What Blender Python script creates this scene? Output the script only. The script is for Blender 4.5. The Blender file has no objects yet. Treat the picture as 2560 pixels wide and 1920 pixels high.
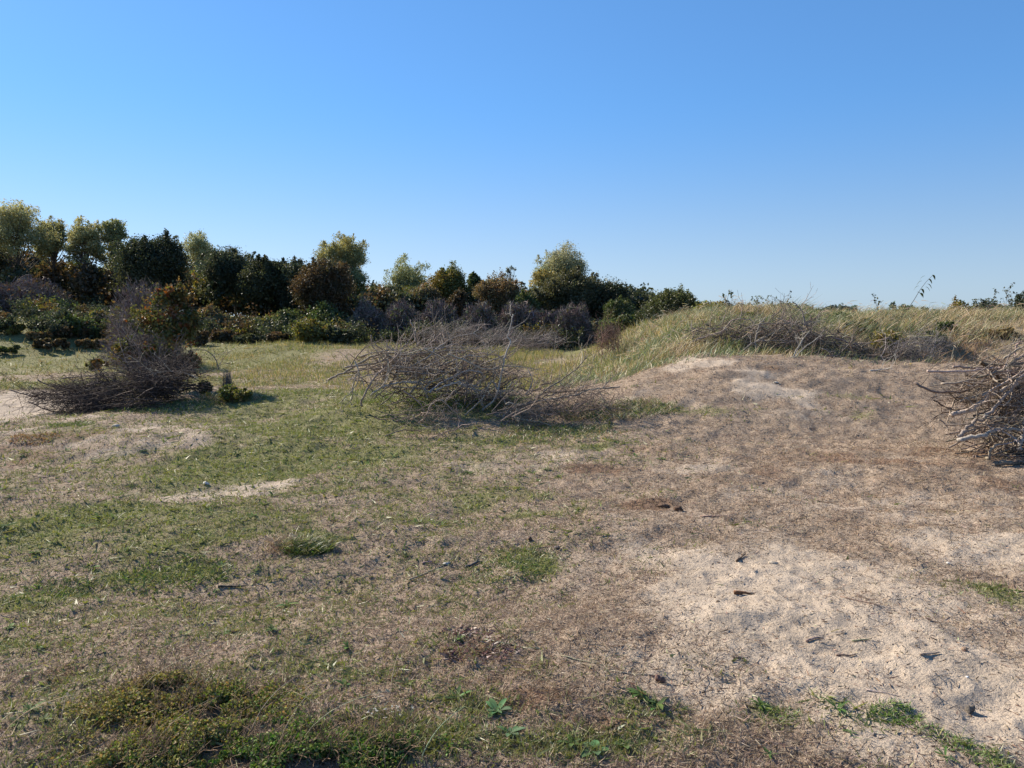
import bpy, math, time
import numpy as np
T0=time.time()
C=bpy.context; scn=C.scene; COL=scn.collection
R=math.radians
# ---------------------------------------------------------------- camera model
F=759.0; HZ=315.0; CZ=1.6
PITCH=math.atan((384-HZ)/F); SP,CP=math.sin(PITCH),math.cos(PITCH)
def ray(px,py):
    a=(px-512)/F; b=(384-py)/F
    return np.array([a, CP+b*SP, -SP+b*CP])
def pt(px,py,y):
    d=ray(px,py); t=y/d[1]; return np.array([0,0,CZ])+d*t
# ---------------------------------------------------------------- noise
def _h(ix,iy,s):
    n=(ix.astype(np.int64)*374761393+iy.astype(np.int64)*668265263+s*1442695041)&0xffffffff
    n=((n^(n>>13))*1274126177)&0xffffffff
    n=((n^(n>>16))*2246822519)&0xffffffff
    return ((n^(n>>15))&0xffffff)/float(0xffffff)
def vn(x,y,s=0):
    x=np.asarray(x,float); y=np.asarray(y,float)
    ix=np.floor(x); iy=np.floor(y); fx=x-ix; fy=y-iy
    ux=fx*fx*fx*(fx*(fx*6-15)+10); uy=fy*fy*fy*(fy*(fy*6-15)+10)
    a=_h(ix,iy,s);b=_h(ix+1,iy,s);c=_h(ix,iy+1,s);d=_h(ix+1,iy+1,s)
    return (a+(b-a)*ux)+((c+(d-c)*ux)-(a+(b-a)*ux))*uy
def fbm(x,y,o=4,s=0,g=.5):
    t=0;a=1;w=0
    for i in range(o):
        t=t+a*vn(x*2**i+17.3*i,y*2**i-9.1*i,s+i*7); w+=a; a*=g
    return t/w
def sm(a,b,x):
    t=np.clip((np.asarray(x,float)-a)/(b-a),0,1); return t*t*(3-2*t)
def ga(x,y,cx,cy,sx,sy): return np.exp(-((x-cx)/sx)**2-((y-cy)/sy)**2)
# ---------------------------------------------------------------- terrain
def H0(x,y):
    x=np.asarray(x,float); y=np.asarray(y,float)
    z=0*x
    xe=x-0.10*(y-12)
    z=z+.82*sm(9.3,14.2,y+.25*np.sin(x*1.1))*sm(-.3,4.0,xe)           # bare mound and the shelf right of it
    z=z-.18*sm(4.0,6.5,x)*sm(9,13,y)*(1-sm(14,18,y))
    z=z+.22*ga(x,y,-.9,12.4,2.0,1.6)                                      # rise under the centre heap
    dune=sm(14.8,21,y)*sm(1.5,5.6,x-.03*(y-18))
    z=z+.60*dune*(1-sm(23,42,y))
    z=z+.22*ga(x,y,6.0,20.5,1.6,2)+.12*ga(x,y,10.5,20,2.5,2)
    z=z-.70*ga(x,y,9.6,16.0,1.3,1.2)*.5
    left=1-sm(.5,4.5,x-.03*(y-18))
    z=z-.75*sm(15.5,22,y)*left
    z=z-.50*sm(24,42,y)*(1-left)+.55*sm(28,56,y)*left
    z=z+.38*ga(x,y,-11.5,42,7,4)+.25*ga(x,y,-5,36,5,5)
    z=z+3.1*ga(x,y,-44,62,17,16)+1.1*ga(x,y,-25,42,5,6)+1.0*ga(x,y,-33,44,6,7)
    z=z+1.2*ga(x,y,-22,60,10,9)
    z=z-.22*ga(x,y,-9.6,12.8,2.0,1.6)+.16*ga(x,y,-5.0,13.6,2.6,.9)       # sandy hollow, lip with the left heap
    z=z+.10*ga(x,y,-4.2,9.6,3.0,.7)-.07*ga(x,y,-2.6,8.3,2.6,.55)
    z=z+.08*ga(x,y,1.2,3.9,1.6,1.2)
    z=z-.07*ga(x,y,-1.2,4.3,2.4,.6)+.05*ga(x,y,-2,5.6,3,.5)
    z=z+.5*sm(60,140,y)*fbm(x*.02,y*.02,2,5)
    r=np.hypot(x,y)
    z=z+(fbm(x*1.1+5,y*1.4,3,29)-.5)*.12*sm(.8,3,x)*sm(9.5,11.5,y)*(1-sm(15,17,y))
    z=z+(fbm(x*.45+3,y*.6,3,11)-.5)*.17*sm(1.5,6,r)+(fbm(x*.12,y*.12,2,3)-.5)*.35*sm(12,30,r)
    return z
def Hd(x,y):
    r=np.hypot(x,y)
    z=H0(x,y)
    k=1-sm(25,60,r)
    z=z+(fbm(x*2.6,y*3.1,3,21)-.5)*.055*k
    return z
def hits(px,py):
    g=hit(px,py); g[2]=Hs(g[:1],g[1:2])[0]; return g
def H(x,y): return float(Hd(np.array([x]),np.array([y]))[0])
_ys=np.concatenate([np.arange(1.2,30,.04),np.arange(30,150,.4)])
def hit(px,py):
    d=ray(px,py); t=_ys/d[1]; xs=d[0]*t; zs=CZ+d[2]*t
    hh=Hd(xs,_ys); k=np.argmax(zs<=hh)
    if zs[k]>hh[k]: k=len(_ys)-1
    return np.array([xs[k],_ys[k],hh[k]])
# ---------------------------------------------------------------- ground cover masks, world-space patches
def patch(px,py,rx,ry,w=1.0):
    c=hit(px,py); a=hit(px,py-ry); b=hit(px,py+ry)
    wy=max(.12,min(abs(a[1]-b[1])/2, 6.0)); wx=rx/F*c[1]
    return (c[0],c[1],wx,wy,w)
SAND=[patch(*a) for a in [(740,585,95,38,1.1),(850,640,120,50,1.1),(960,700,90,45,.9),(700,665,70,40,.6),(800,560,60,15,.8),(960,545,90,20,.6),
  (900,575,60,14,.5),(235,494,60,8,.8),(320,497,40,6,.42),(480,466,60,9,.52),(560,455,60,8,.5),(690,465,70,10,.42),(768,392,44,15,.9),(708,408,30,9,.35),(800,420,60,8,.35),
  (640,400,26,12,.6),(10,410,66,28,1.2),(60,425,30,10,.6),(30,388,30,5,.8),(165,428,46,10,.6),(110,452,36,6,.6),(345,382,34,6,.6),(700,362,18,4,.8),(620,720,70,40,.35),
  (860,745,120,25,.55),(190,690,40,10,.3),(985,500,40,10,.5),(880,455,40,6,.4),(800,610,260,95,.5),(620,600,90,45,.36),(880,500,200,40,.28)]]
GREEN=[patch(*a) for a in [(330,425,110,16,1.0),(270,462,110,22,1.1),(400,455,60,12,.8),(210,480,70,10,.8),(110,515,90,12,.9),(30,530,60,22,1.0),(200,535,100,10,.7),
  (360,400,45,10,1.0),(480,408,30,9,1.1),(560,430,60,8,.8),(300,549,40,6,.9),(170,580,60,10,.95),(60,600,60,12,.7),(520,562,36,14,1.0),(400,520,60,9,.6),(500,500,60,8,.6),
  (440,560,50,9,.5),(560,515,40,6,.5),(30,640,50,12,.6),(330,675,60,10,.6),(470,700,50,12,.5),(360,620,50,9,.4),(400,735,100,20,.8),(560,740,100,14,.6),
  (640,700,30,9,.6),(760,707,30,6,.5),(840,712,22,6,.8),(965,750,24,6,.5),(1015,600,30,14,1.0),(700,412,50,5,.5),(820,400,60,6,.45),(860,420,40,4,.5),
  (280,350,60,5,1.1),(60,360,90,6,1.1),(430,352,60,6,.7),(540,350,70,6,1.0),(300,392,60,5,.8),(230,405,30,6,.9),(490,440,70,8,.7),(590,445,50,4,.7),(20,570,40,10,.6),(300,450,240,45,.62),(130,520,220,35,.62),(400,560,200,40,.36),(150,600,220,60,.36)]]
RUST=[patch(*a) for a in [(905,457,80,9,1.0),(850,494,70,7,1.1),(640,455,50,6,.6),(610,472,40,6,1.0),(668,508,34,7,1.2),(650,470,60,8,.5),(1000,480,40,10,1.0),
  (890,545,50,6,.9),(1000,530,30,8,.6),(80,438,60,9,.9),(60,470,50,6,.5),(10,460,40,10,.8),(130,552,30,5,1.0),(60,682,20,5,1.1),(470,640,30,8,1.1),(540,690,40,8,1.0),
  (620,715,60,12,1.0),(430,610,30,8,.5),(330,600,60,12,.4),(740,370,40,6,.6),(940,520,60,8,.5),(840,440,50,7,.6),(560,380,60,8,.5),(830,475,250,45,.55),(690,385,130,28,.5),(880,400,120,22,.45),(520,690,160,40,.4)]]
def _mask(P,x,y):
    m=np.zeros_like(x)
    for cx,cy,wx,wy,w in P:
        q=((x-cx)/wx)**2+((y-cy)/wy)**2
        m=np.maximum(m,w*np.exp(-.55*q**1.3))
    return m
def masks(x,y):
    dx=(fbm(x*1.3,y*1.3,3,41)-.5)*.9; dy=(fbm(x*1.3+9,y*1.3,3,43)-.5)*.9
    r=np.hypot(x,y); k=np.clip(r/8,.25,1.6)
    X=x+dx*k; Y=y+dy*k
    n=fbm(x*3.1,y*3.1,3,51); n2=fbm(x*2.2+50,y*2.2,3,53); n3=fbm(x*1.9,y*1.9+50,3,57)
    s=_mask(SAND,X,Y); g=_mask(GREEN,X,Y); u=_mask(RUST,X,Y)
    lf=sm(1.0,-1.5,x-(.12*(y-4)))*.36*(1-sm(14,18,y))
    g=np.clip(np.maximum(g,lf)+(n-.5)*.55,0,1)
    s=np.clip(s+(n2-.5)*.75+.12*sm(0,2,x)*(1-sm(6,8,y)),0,1)
    u=np.clip(u*.72+(n3-.5)*.7,0,1)
    mead=sm(19,24,y)*(1-sm(0,4,x))                                   # meadow
    g=np.maximum(g,sm(26,34,y)*sm(-6,-12,x)*.85)
    g=np.maximum(g,mead*np.clip(.42+(fbm(x*.25,y*.5,3,61)-.5)*1.6,0,1)); s=s*(1-mead); u=u*(1-mead*.7)
    du=sm(15,17,y)*sm(0,2.5,x)
    g=np.maximum(g,du*.5); s=s*(1-du*.8)
    return s,g,u,mead
def Hs(x,y):
    """the surface as built: terrain plus trampled sand and turf roughness"""
    z=Hd(x,y); r=np.hypot(x,y); nr=1-sm(9,18,r)
    lo=_mask(SAND[:3]+SAND[11:12],x,y); foot=fbm(x*6.5,y*6.5,2,71); f2=fbm(x*13,y*13,2,73)
    z=z+nr*lo*((np.abs(foot-.5)*-.20+.022)*.30+(f2-.5)*.017+(fbm(x*3,y*3,2,70)-.5)*.025)
    z=z+nr*(1-lo*.7)*((fbm(x*16,y*16,3,75)-.5)*.024+(fbm(x*6,y*6,2,77)-.5)*.03)
    return z+(1-sm(20,40,r))*sm(5,9,r)*(fbm(x*4.5,y*4.5,3,79)-.5)*.06
# ---------------------------------------------------------------- mesh helpers
def npmesh(name,V,faces,col=None,smooth=False):
    me=bpy.data.meshes.new(name)
    V=np.asarray(V,np.float32); me.vertices.add(len(V)); me.vertices.foreach_set('co',V.ravel())
    idx=np.concatenate([f.ravel() for f in faces]).astype(np.int32)
    tot=np.concatenate([np.full(len(f),f.shape[1],np.int32) for f in faces])
    st=np.zeros(len(tot),np.int32); st[1:]=np.cumsum(tot)[:-1]
    me.loops.add(len(idx)); me.loops.foreach_set('vertex_index',idx)
    me.polygons.add(len(tot)); me.polygons.foreach_set('loop_start',st)
    if smooth: me.polygons.foreach_set('use_smooth',np.ones(len(tot),bool))
    me.update(calc_edges=True)
    if col is not None:
        a=me.attributes.new('Col','FLOAT_COLOR','POINT')
        c=np.ones((len(V),4),np.float32); c[:,:3]=col; a.data.foreach_set('color',c.ravel())
    return me
def link(name,me,mat,parent=None,loc=None):
    o=bpy.data.objects.new(name,me)
    if me is not None and mat is not None: me.materials.append(mat)
    COL.objects.link(o)
    if parent is not None: o.parent=parent
    if loc is not None: o.location=loc
    return o
def tag(o,label=None,cat=None,group=None,kind=None):
    if label: o['label']=label
    if cat: o['category']=cat
    if group: o['group']=group
    if kind: o['kind']=kind
    return o
def empty(name,loc,label,cat,group=None):
    o=bpy.data.objects.new(name,None); COL.objects.link(o); o.location=loc; o.empty_display_size=.2
    return tag(o,label,cat,group)
def nrm(v): return v/np.maximum(np.linalg.norm(v,axis=-1,keepdims=True),1e-9)
class MB:
    def __init__(s): s.V=[];s.F={};s.C=[];s.n=0
    def add(s,V,faces,col):
        V=np.asarray(V,float); s.V.append(V)
        c=np.asarray(col,float); 
        if c.ndim==1: c=np.tile(c,(len(V),1))
        s.C.append(c)
        for f in faces: s.F.setdefault(f.shape[1],[]).append(f+s.n)
        s.n+=len(V)
    def blades(s,B,T,w,col,bend=None,segs=2,rng=None,side=None):
        """thin tapered strips from B along T; bend is added quadratically"""
        N=len(B)
        if N==0: return
        if side is None:
            rv=rng.normal(0,1,(N,3)); side=nrm(np.cross(T,rv))
        side=side*(np.asarray(w).reshape(-1,1)*.5)
        if bend is None: bend=np.zeros((N,3))
        if segs==1:
            V=np.stack([B-side,B+side,B+T+bend],1).reshape(-1,3)
            f=np.arange(N*3).reshape(-1,3); s.add(V,[f],np.repeat(col,3,0)); return
        P=[]
        for k in range(segs):
            t=k/segs; c=B+T*t+bend*t*t; ww=1-.75*t*t if segs>2 else 1-.35*t
            P+= [c-side*ww,c+side*ww]
        P.append(B+T+bend); m=2*segs+1
        V=np.stack(P,1).reshape(-1,3); b=(np.arange(N)*m)[:,None]
        Q=np.concatenate([b+np.array([[2*k,2*k+1,2*k+3,2*k+2]]) for k in range(segs-1)],0)
        t3=b+np.array([[m-3,m-2,m-1]])
        s.add(V,[Q,t3],np.repeat(col,m,0))
    def leaves(s,P,size,col,rng,elong=1.5,up=0.0):
        N=len(P); a=nrm(rng.normal(0,1,(N,3))+np.array([0,0,up])); b=nrm(np.cross(a,rng.normal(0,1,(N,3))))
        L=(np.asarray(size).reshape(-1,1)*np.ones((N,1))); c=np.cross(a,b)
        V=np.stack([P-b*L*.5*elong,P+c*L*.5+a*L*.08,P+b*L*.5*elong,P-c*L*.5+a*L*.08],1).reshape(-1,3)
        s.add(V,[np.arange(N*4).reshape(-1,4)],np.repeat(col,4,0))
    def tube(s,P,r,col,k=5,cap=True):
        P=np.asarray(P,float); n=len(P); r=np.asarray(r,float)*np.ones(n)
        t=np.gradient(P,axis=0); t=nrm(t)
        ref=np.array([0,0,1.]) if abs(t[0][2])<.8 else np.array([1.,0,0])
        u=nrm(np.cross(t,ref)); v=np.cross(t,u)
        an=np.arange(k)*2*math.pi/k
        ring=P[:,None,:]+r[:,None,None]*(np.cos(an)[None,:,None]*u[:,None,:]+np.sin(an)[None,:,None]*v[:,None,:])
        V=ring.reshape(-1,3); i=np.arange(n-1)[:,None]*k; j=np.arange(k)[None,:]
        a=(i+j);b=(i+(j+1)%k); Q=np.stack([a,b,b+k,a+k],-1).reshape(-1,4)
        fs=[Q]
        if cap: fs+= [np.arange(k)[None,::-1].copy(), (np.arange(k)+(n-1)*k)[None,:]]
        s.add(V,fs,col)
    def mesh(s,name,smooth=False):
        return npmesh(name,np.concatenate(s.V),[np.concatenate(f) for f in s.F.values()],np.concatenate(s.C),smooth)
def grow(rng,p,d,L,r,depth,out,wig=.18,grav=0.,nch=(2,5),n=6,cl=(.4,.7),spread=.9,taper=.3):
    p=np.array(p,float); d=np.array(d,float); d/=np.linalg.norm(d); pts=[p.copy()]; dirs=[d.copy()]
    for i in range(n):
        d=d+rng.normal(0,wig,3)+np.array([0,0,grav]); d/=np.linalg.norm(d); p=p+d*(L/n); pts.append(p.copy()); dirs.append(d.copy())
    rr=r*(1-(1-taper)*np.linspace(0,1,n+1)); out.append((np.array(pts),rr,depth))
    if depth>0:
        for c in range(rng.integers(nch[0],nch[1]+1)):
            t=rng.uniform(.2,.98); k=int(t*n); q=rng.normal(0,1,3); q-=q.dot(dirs[k])*dirs[k]; q/=np.linalg.norm(q)+1e-9
            cd=dirs[k]+q*spread*rng.uniform(.6,1.3)
            f=t*n-k; pp=pts[k]*(1-f)+pts[min(k+1,n)]*f
            grow(rng,pp,cd,L*rng.uniform(*cl)*(1.15-.5*t),rr[k]*.62,depth-1,out,wig*1.1,grav,nch,max(3,n-1),cl,spread,taper)
# ---------------------------------------------------------------- materials
def mk(name):
    m=bpy.data.materials.new(name); m.use_nodes=True; nt=m.node_tree; nt.nodes.clear(); return m,nt
def N(nt,t,**k):
    n=nt.nodes.new(t)
    for a,b in k.items():
        if a.startswith('i_'):
            key=a[2:]; key=int(key) if key.isdigit() else key.replace('_',' '); n.inputs[key].default_value=b
        else: setattr(n,a,b)
    return n
def foliage_mat(name,trans=.35,gloss=.04,rough=.5):
    m,nt=mk(name); L=nt.links
    a=N(nt,'ShaderNodeAttribute',attribute_name='Col')
    d=N(nt,'ShaderNodeBsdfDiffuse'); t=N(nt,'ShaderNodeBsdfTranslucent'); g=N(nt,'ShaderNodeBsdfGlossy'); g.inputs['Roughness'].default_value=rough
    m1=N(nt,'ShaderNodeMixShader'); m1.inputs[0].default_value=trans; m2=N(nt,'ShaderNodeMixShader'); m2.inputs[0].default_value=gloss
    o=N(nt,'ShaderNodeOutputMaterial')
    hs=N(nt,'ShaderNodeHueSaturation'); hs.inputs['Saturation'].default_value=1.15; hs.inputs['Value'].default_value=1.2
    L.new(a.outputs['Color'],d.inputs[0]); L.new(a.outputs['Color'],hs.inputs['Color']); L.new(hs.outputs[0],t.inputs[0])
    L.new(d.outputs[0],m1.inputs[1]); L.new(t.outputs[0],m1.inputs[2]); L.new(m1.outputs[0],m2.inputs[1]); L.new(g.outputs[0],m2.inputs[2])
    L.new(m2.outputs[0],o.inputs[0]); return m
def bark_mat(name,scale=40,rough=.85):
    m,nt=mk(name); L=nt.links
    a=N(nt,'ShaderNodeAttribute',attribute_name='Col'); tc=N(nt,'ShaderNodeTexCoord')
    n=N(nt,'ShaderNodeTexNoise'); n.inputs['Scale'].default_value=scale; n.inputs['Detail'].default_value=5
    mr=N(nt,'ShaderNodeMapRange'); mr.inputs[1].default_value=.3; mr.inputs[2].default_value=.7; mr.inputs[3].default_value=.55; mr.inputs[4].default_value=1.4
    mul=N(nt,'ShaderNodeVectorMath',operation='SCALE')
    b=N(nt,'ShaderNodeBsdfPrincipled'); b.inputs['Roughness'].default_value=rough; b.inputs['Specular IOR Level'].default_value=.2
    bp=N(nt,'ShaderNodeBump'); bp.inputs['Strength'].default_value=.5; bp.inputs['Distance'].default_value=.01
    o=N(nt,'ShaderNodeOutputMaterial')
    L.new(tc.outputs['Object'],n.inputs['Vector']); L.new(n.outputs[0],mr.inputs[0]); L.new(a.outputs['Color'],mul.inputs[0]); L.new(mr.outputs[0],mul.inputs['Scale'])
    L.new(mul.outputs[0],b.inputs['Base Color']); L.new(n.outputs[0],bp.inputs['Height']); L.new(bp.outputs[0],b.inputs['Normal']); L.new(b.outputs[0],o.inputs[0]); return m
LEAF=foliage_mat('leaf'); GRASS=foliage_mat('grass_blade',.3,.05); DRY=foliage_mat('dry_litter',.15,.02); WEED=foliage_mat('weed_leaf',.3,.02,.6)
BARK=bark_mat('bark'); DEAD=bark_mat('dead_wood',60); STONE=bark_mat('stone',90)
# ---------------------------------------------------------------- ground sheet
rng=np.random.default_rng(7)
def build_ground():
    fr=np.linspace(R(-48),R(48),760); bk=np.linspace(R(48),R(360-48),60)[1:-1]
    an=np.concatenate([fr,bk]); rad=[.6]
    while rad[-1]<900: rad.append(rad[-1]*(1.0058 if rad[-1]<30 else 1.02))
    rad=np.array(rad); A,RR=np.meshgrid(an,rad); x=RR*np.sin(A); y=RR*np.cos(A)
    x=x.ravel(); y=y.ravel(); z=Hs(x,y)
    s,g,u,md=masks(x,y)
    V=np.stack([x,y,z],1); nA=len(an); nR=len(rad)
    i=np.arange(nR-1)[:,None]*nA; j=np.arange(nA)[None,:]; a=i+j; b=i+(j+1)%nA
    Q=np.stack([a,b,b+nA,a+nA],-1).reshape(-1,4)[:,::-1].copy()
    V=np.concatenate([V,[[0,0,0]]]); c=len(V)-1; jj=np.arange(nA); tri=np.stack([jj,np.full(nA,c),(jj+1)%nA],-1)[:,::-1].copy()
    col=np.stack([s,g,u],1); col=np.concatenate([col,[[0,.3,0]]])
    me=npmesh('ground',V,[Q,tri],col,True)
    m,nt=mk('ground_cover'); L=nt.links
    at=N(nt,'ShaderNodeAttribute',attribute_name='Col'); sp=N(nt,'ShaderNodeSeparateColor'); L.new(at.outputs['Color'],sp.inputs[0])
    tc=N(nt,'ShaderNodeTexCoord')
    def noise(sc,det=4,rough=.6,vec=None):
        n=N(nt,'ShaderNodeTexNoise'); n.inputs['Scale'].default_value=sc; n.inputs['Detail'].default_value=det; n.inputs['Roughness'].default_value=rough
        L.new(vec or tc.outputs['Object'],n.inputs['Vector']); return n.outputs[0]
    def ramp(v,cols):
        c=N(nt,'ShaderNodeValToRGB'); L.new(v,c.inputs[0]); e=c.color_ramp.elements
        while len(e)<len(cols): e.new(.5)
        for k,(p,q) in enumerate(cols): e[k].position=p; e[k].color=(*q,1)
        return c.outputs[0]
    def mr(v,a,b,c=0,d=1):
        n=N(nt,'ShaderNodeMapRange',interpolation_type='SMOOTHSTEP'); L.new(v,n.inputs[0])
        for k,q in zip((1,2,3,4),(a,b,c,d)): n.inputs[k].default_value=q
        return n.outputs[0]
    def math_(op,a,b):
        n=N(nt,'ShaderNodeMath',operation=op)
        for k,q in enumerate((a,b)):
            if isinstance(q,(int,float)): n.inputs[k].default_value=q
            else: L.new(q,n.inputs[k])
        return n.outputs[0]
    def mix(f,a,b):
        n=N(nt,'ShaderNodeMix',data_type='RGBA'); L.new(f,n.inputs[0]); L.new(a,n.inputs[6]); L.new(b,n.inputs[7]); return n.outputs[2]
    n1=noise(38,6,.7); n2=noise(9,5,.65); n3=noise(140,4,.7); n4=noise(3.3,4,.6); n5=noise(70,3,.6)
    litter=ramp(n1,[(.28,(.13,.092,.065)),(.44,(.24,.178,.128)),(.56,(.33,.25,.182)),(.72,(.42,.335,.25))])
    sand=ramp(n3,[(.28,(.295,.228,.17)),(.45,(.41,.328,.25)),(.7,(.485,.397,.308))])
    green=ramp(n1,[(.28,(.075,.072,.03)),(.46,(.15,.145,.06)),(.58,(.22,.20,.095)),(.72,(.31,.27,.15))])
    rust=ramp(n1,[(.3,(.07,.042,.03)),(.5,(.19,.12,.08)),(.7,(.33,.23,.15))])
    jit=math_('MULTIPLY_ADD',n1,.9); 
    jit.node.inputs[2].default_value=-.45
    jj=math_('ADD',jit,math_('MULTIPLY_ADD',n2,.5)); 
    jj.node.inputs[1].links[0].from_node.inputs[2].default_value=-.25
    fs=mr(math_('ADD',sp.outputs[0],jj),.26,.74); fg=mr(math_('ADD',sp.outputs[1],jj),.30,.78); fu=mr(math_('ADD',sp.outputs[2],jj),.42,.7)
    c=mix(fu,litter,rust); c=mix(fg,c,green); c=mix(fs,c,sand)
    # tiny debris dots on the sand
    vo=N(nt,'ShaderNodeTexVoronoi'); vo.inputs['Scale'].default_value=26; vo.inputs['Randomness'].default_value=1; L.new(tc.outputs['Object'],vo.inputs['Vector'])
    dots=mr(vo.outputs['Distance'],.10,.16,1,0); dsel=mr(n2,.5,.58); dd=math_('MULTIPLY',math_('MULTIPLY',dots,dsel),.8)
    dk=N(nt,'ShaderNodeRGB'); dk.outputs[0].default_value=(.09,.06,.04,1); c=mix(dd,c,dk.outputs[0])
    hsv=N(nt,'ShaderNodeHueSaturation'); L.new(c,hsv.inputs['Color']); L.new(mr(n4,.3,.7,.85,1.12),hsv.inputs['Value'])
    b=N(nt,'ShaderNodeBsdfPrincipled'); b.inputs['Roughness'].default_value=.95; b.inputs['Specular IOR Level'].default_value=.1
    bp=N(nt,'ShaderNodeBump'); bp.inputs['Strength'].default_value=.9; bp.inputs['Distance'].default_value=.02
    hh=math_('ADD',n1,math_('MULTIPLY',n5,.5)); L.new(hh,bp.inputs['Height']); L.new(bp.outputs[0],b.inputs['Normal'])
    L.new(hsv.outputs[0],b.inputs['Base Color']); o=N(nt,'ShaderNodeOutputMaterial'); L.new(b.outputs[0],o.inputs[0])
    tag(link('ground',me,m),'sandy dune ground with dry litter, moss and grass','ground',kind='structure')
build_ground(); print('ground',time.time()-T0)
def jitcol(base,rng,n,v=.25,h=.08):
    c=np.asarray(base,float); c=np.tile(c,(n,1)) if c.ndim==1 else c
    return np.clip(c*(1+rng.normal(0,v,(n,1)))*(1+rng.normal(0,h,(n,3))),.004,.9)
def pick(P,rng,n,w=None): return np.asarray(P)[rng.choice(len(P),n,p=w)]
# ---------------------------------------------------------------- ground litter and short grass
def scatter(rng,n,r0,r1,p,half=54):
    u=rng.random(n); q=1-p
    r=(r0**q+u*(r1**q-r0**q))**(1/q); a=R(rng.uniform(-half,half,n)) if False else np.radians(rng.uniform(-half,half,n))
    return r*np.sin(a),r*np.cos(a),r
GC=None
def cover():
    rng=np.random.default_rng(31)
    n=770000; x,y,r=scatter(rng,n,1.7,62,1.4); s,g,u,md=masks(x,y)
    dune=sm(14.6,16.5,y)*sm(.6,3,x)
    lod=np.maximum(1,(r/4.0))**.62
    # dry blades and litter
    keep=rng.random(n)>np.clip((s-.25)*1.5,0,.95); keep&=dune<.6
    X,Y,S,G,U,L,M=[q[keep] for q in (x,y,s,g,u,lod,md)]; k=len(X)
    Z=Hs(X,Y)
    green=rng.random(k)<np.clip(G*1.2-.10,0,.9)
    tuft=fbm(X*7,Y*7,2,91)
    hgt=np.where(green,rng.uniform(.010,.032,k),rng.uniform(.005,.024,k))*(.6+tuft)*L*(1+M*.9)
    lie=np.where(rng.random(k)<np.where(green,.35,.62),rng.uniform(1.2,3.5,k),rng.uniform(.1,1.1,k))
    az=rng.uniform(0,2*math.pi,k); 
    T=np.stack([np.cos(az)*lie*hgt,np.sin(az)*lie*hgt,hgt*np.clip(1.1-lie*.22,.25,1)],1)
    dryP=[(.42,.325,.235),(.33,.25,.18),(.25,.18,.13),(.16,.11,.08),(.48,.39,.29),(.27,.18,.125),(.34,.26,.19)]
    rusP=[(.24,.14,.08),(.17,.10,.065),(.36,.24,.13)]
    grP=[(.17,.195,.04),(.22,.235,.06),(.11,.14,.035),(.26,.255,.095),(.16,.20,.075)]
    c=pick(dryP,rng,k); ru=(rng.random(k)<np.clip(U*1.3-.2,0,.85)); c[ru]=pick(rusP,rng,ru.sum()); c[green]=pick(grP,rng,green.sum())
    my=(M>.4)&(rng.random(k)<.75); c[my]=pick([(.30,.24,.10),(.20,.20,.065),(.36,.28,.13),(.15,.18,.05)],rng,my.sum())
    md_=c.mean(0); c=np.where(green[:,None],c*.7+np.array([.17,.165,.075])*.3,c*.55+np.array([.33,.25,.18])*.45)
    c=jitcol(c,rng,k,.13,.04)
    lng=(~green)&(rng.random(k)<.012); T[lng]*=np.array([3,3,.7]); w=np.where(green,.0048,.0034)*L*rng.uniform(.6,1.5,k)
    w=np.where(green&(rng.random(k)<.12),w*2.6,w)
    B=np.stack([X,Y,Z-.004+rng.uniform(0,.006,k)],1)
    for nm,sel,mat,lab,cat in (('short_grass',green,GRASS,'short green grass and clover growing in the sandy turf','grass'),('dry_grass',~green,DRY,'dead brown grass and stalk litter covering the ground','dry grass')):
        mb=MB(); mb.blades(B[sel],T[sel],w[sel],c[sel],segs=1,rng=rng); tag(link(nm,mb.mesh(nm),mat),lab,cat,kind='stuff')
    # crumbs and twig bits on sand and litter
    n=34000; x,y,r=scatter(rng,n,1.7,22,1.4); s,g,u,md=masks(x,y); z=Hs(x,y)
    az=rng.uniform(0,2*math.pi,n); L=rng.uniform(.006,.035,n)*np.maximum(1,r/5)**.5*np.where(rng.random(n)<.04,2.2,1)
    T=np.stack([np.cos(az)*L,np.sin(az)*L,rng.uniform(-.05,.35,n)*L],1); mb=MB()
    mb.blades(np.stack([x,y,z+.004],1),T,L*.0+rng.uniform(.0022,.006,n)*np.maximum(1,r/5)**.6,jitcol(pick([(.12,.075,.05),(.07,.045,.03),(.38,.31,.22),(.20,.13,.085)],rng,n),rng,n,.2),segs=2,rng=rng)
    tag(link('plant_debris',mb.mesh('plant_debris'),DRY),'scattered crumbs of bark, stalk and dead leaf on the sand','debris',kind='stuff')
cover(); print('cover',time.time()-T0)
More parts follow.
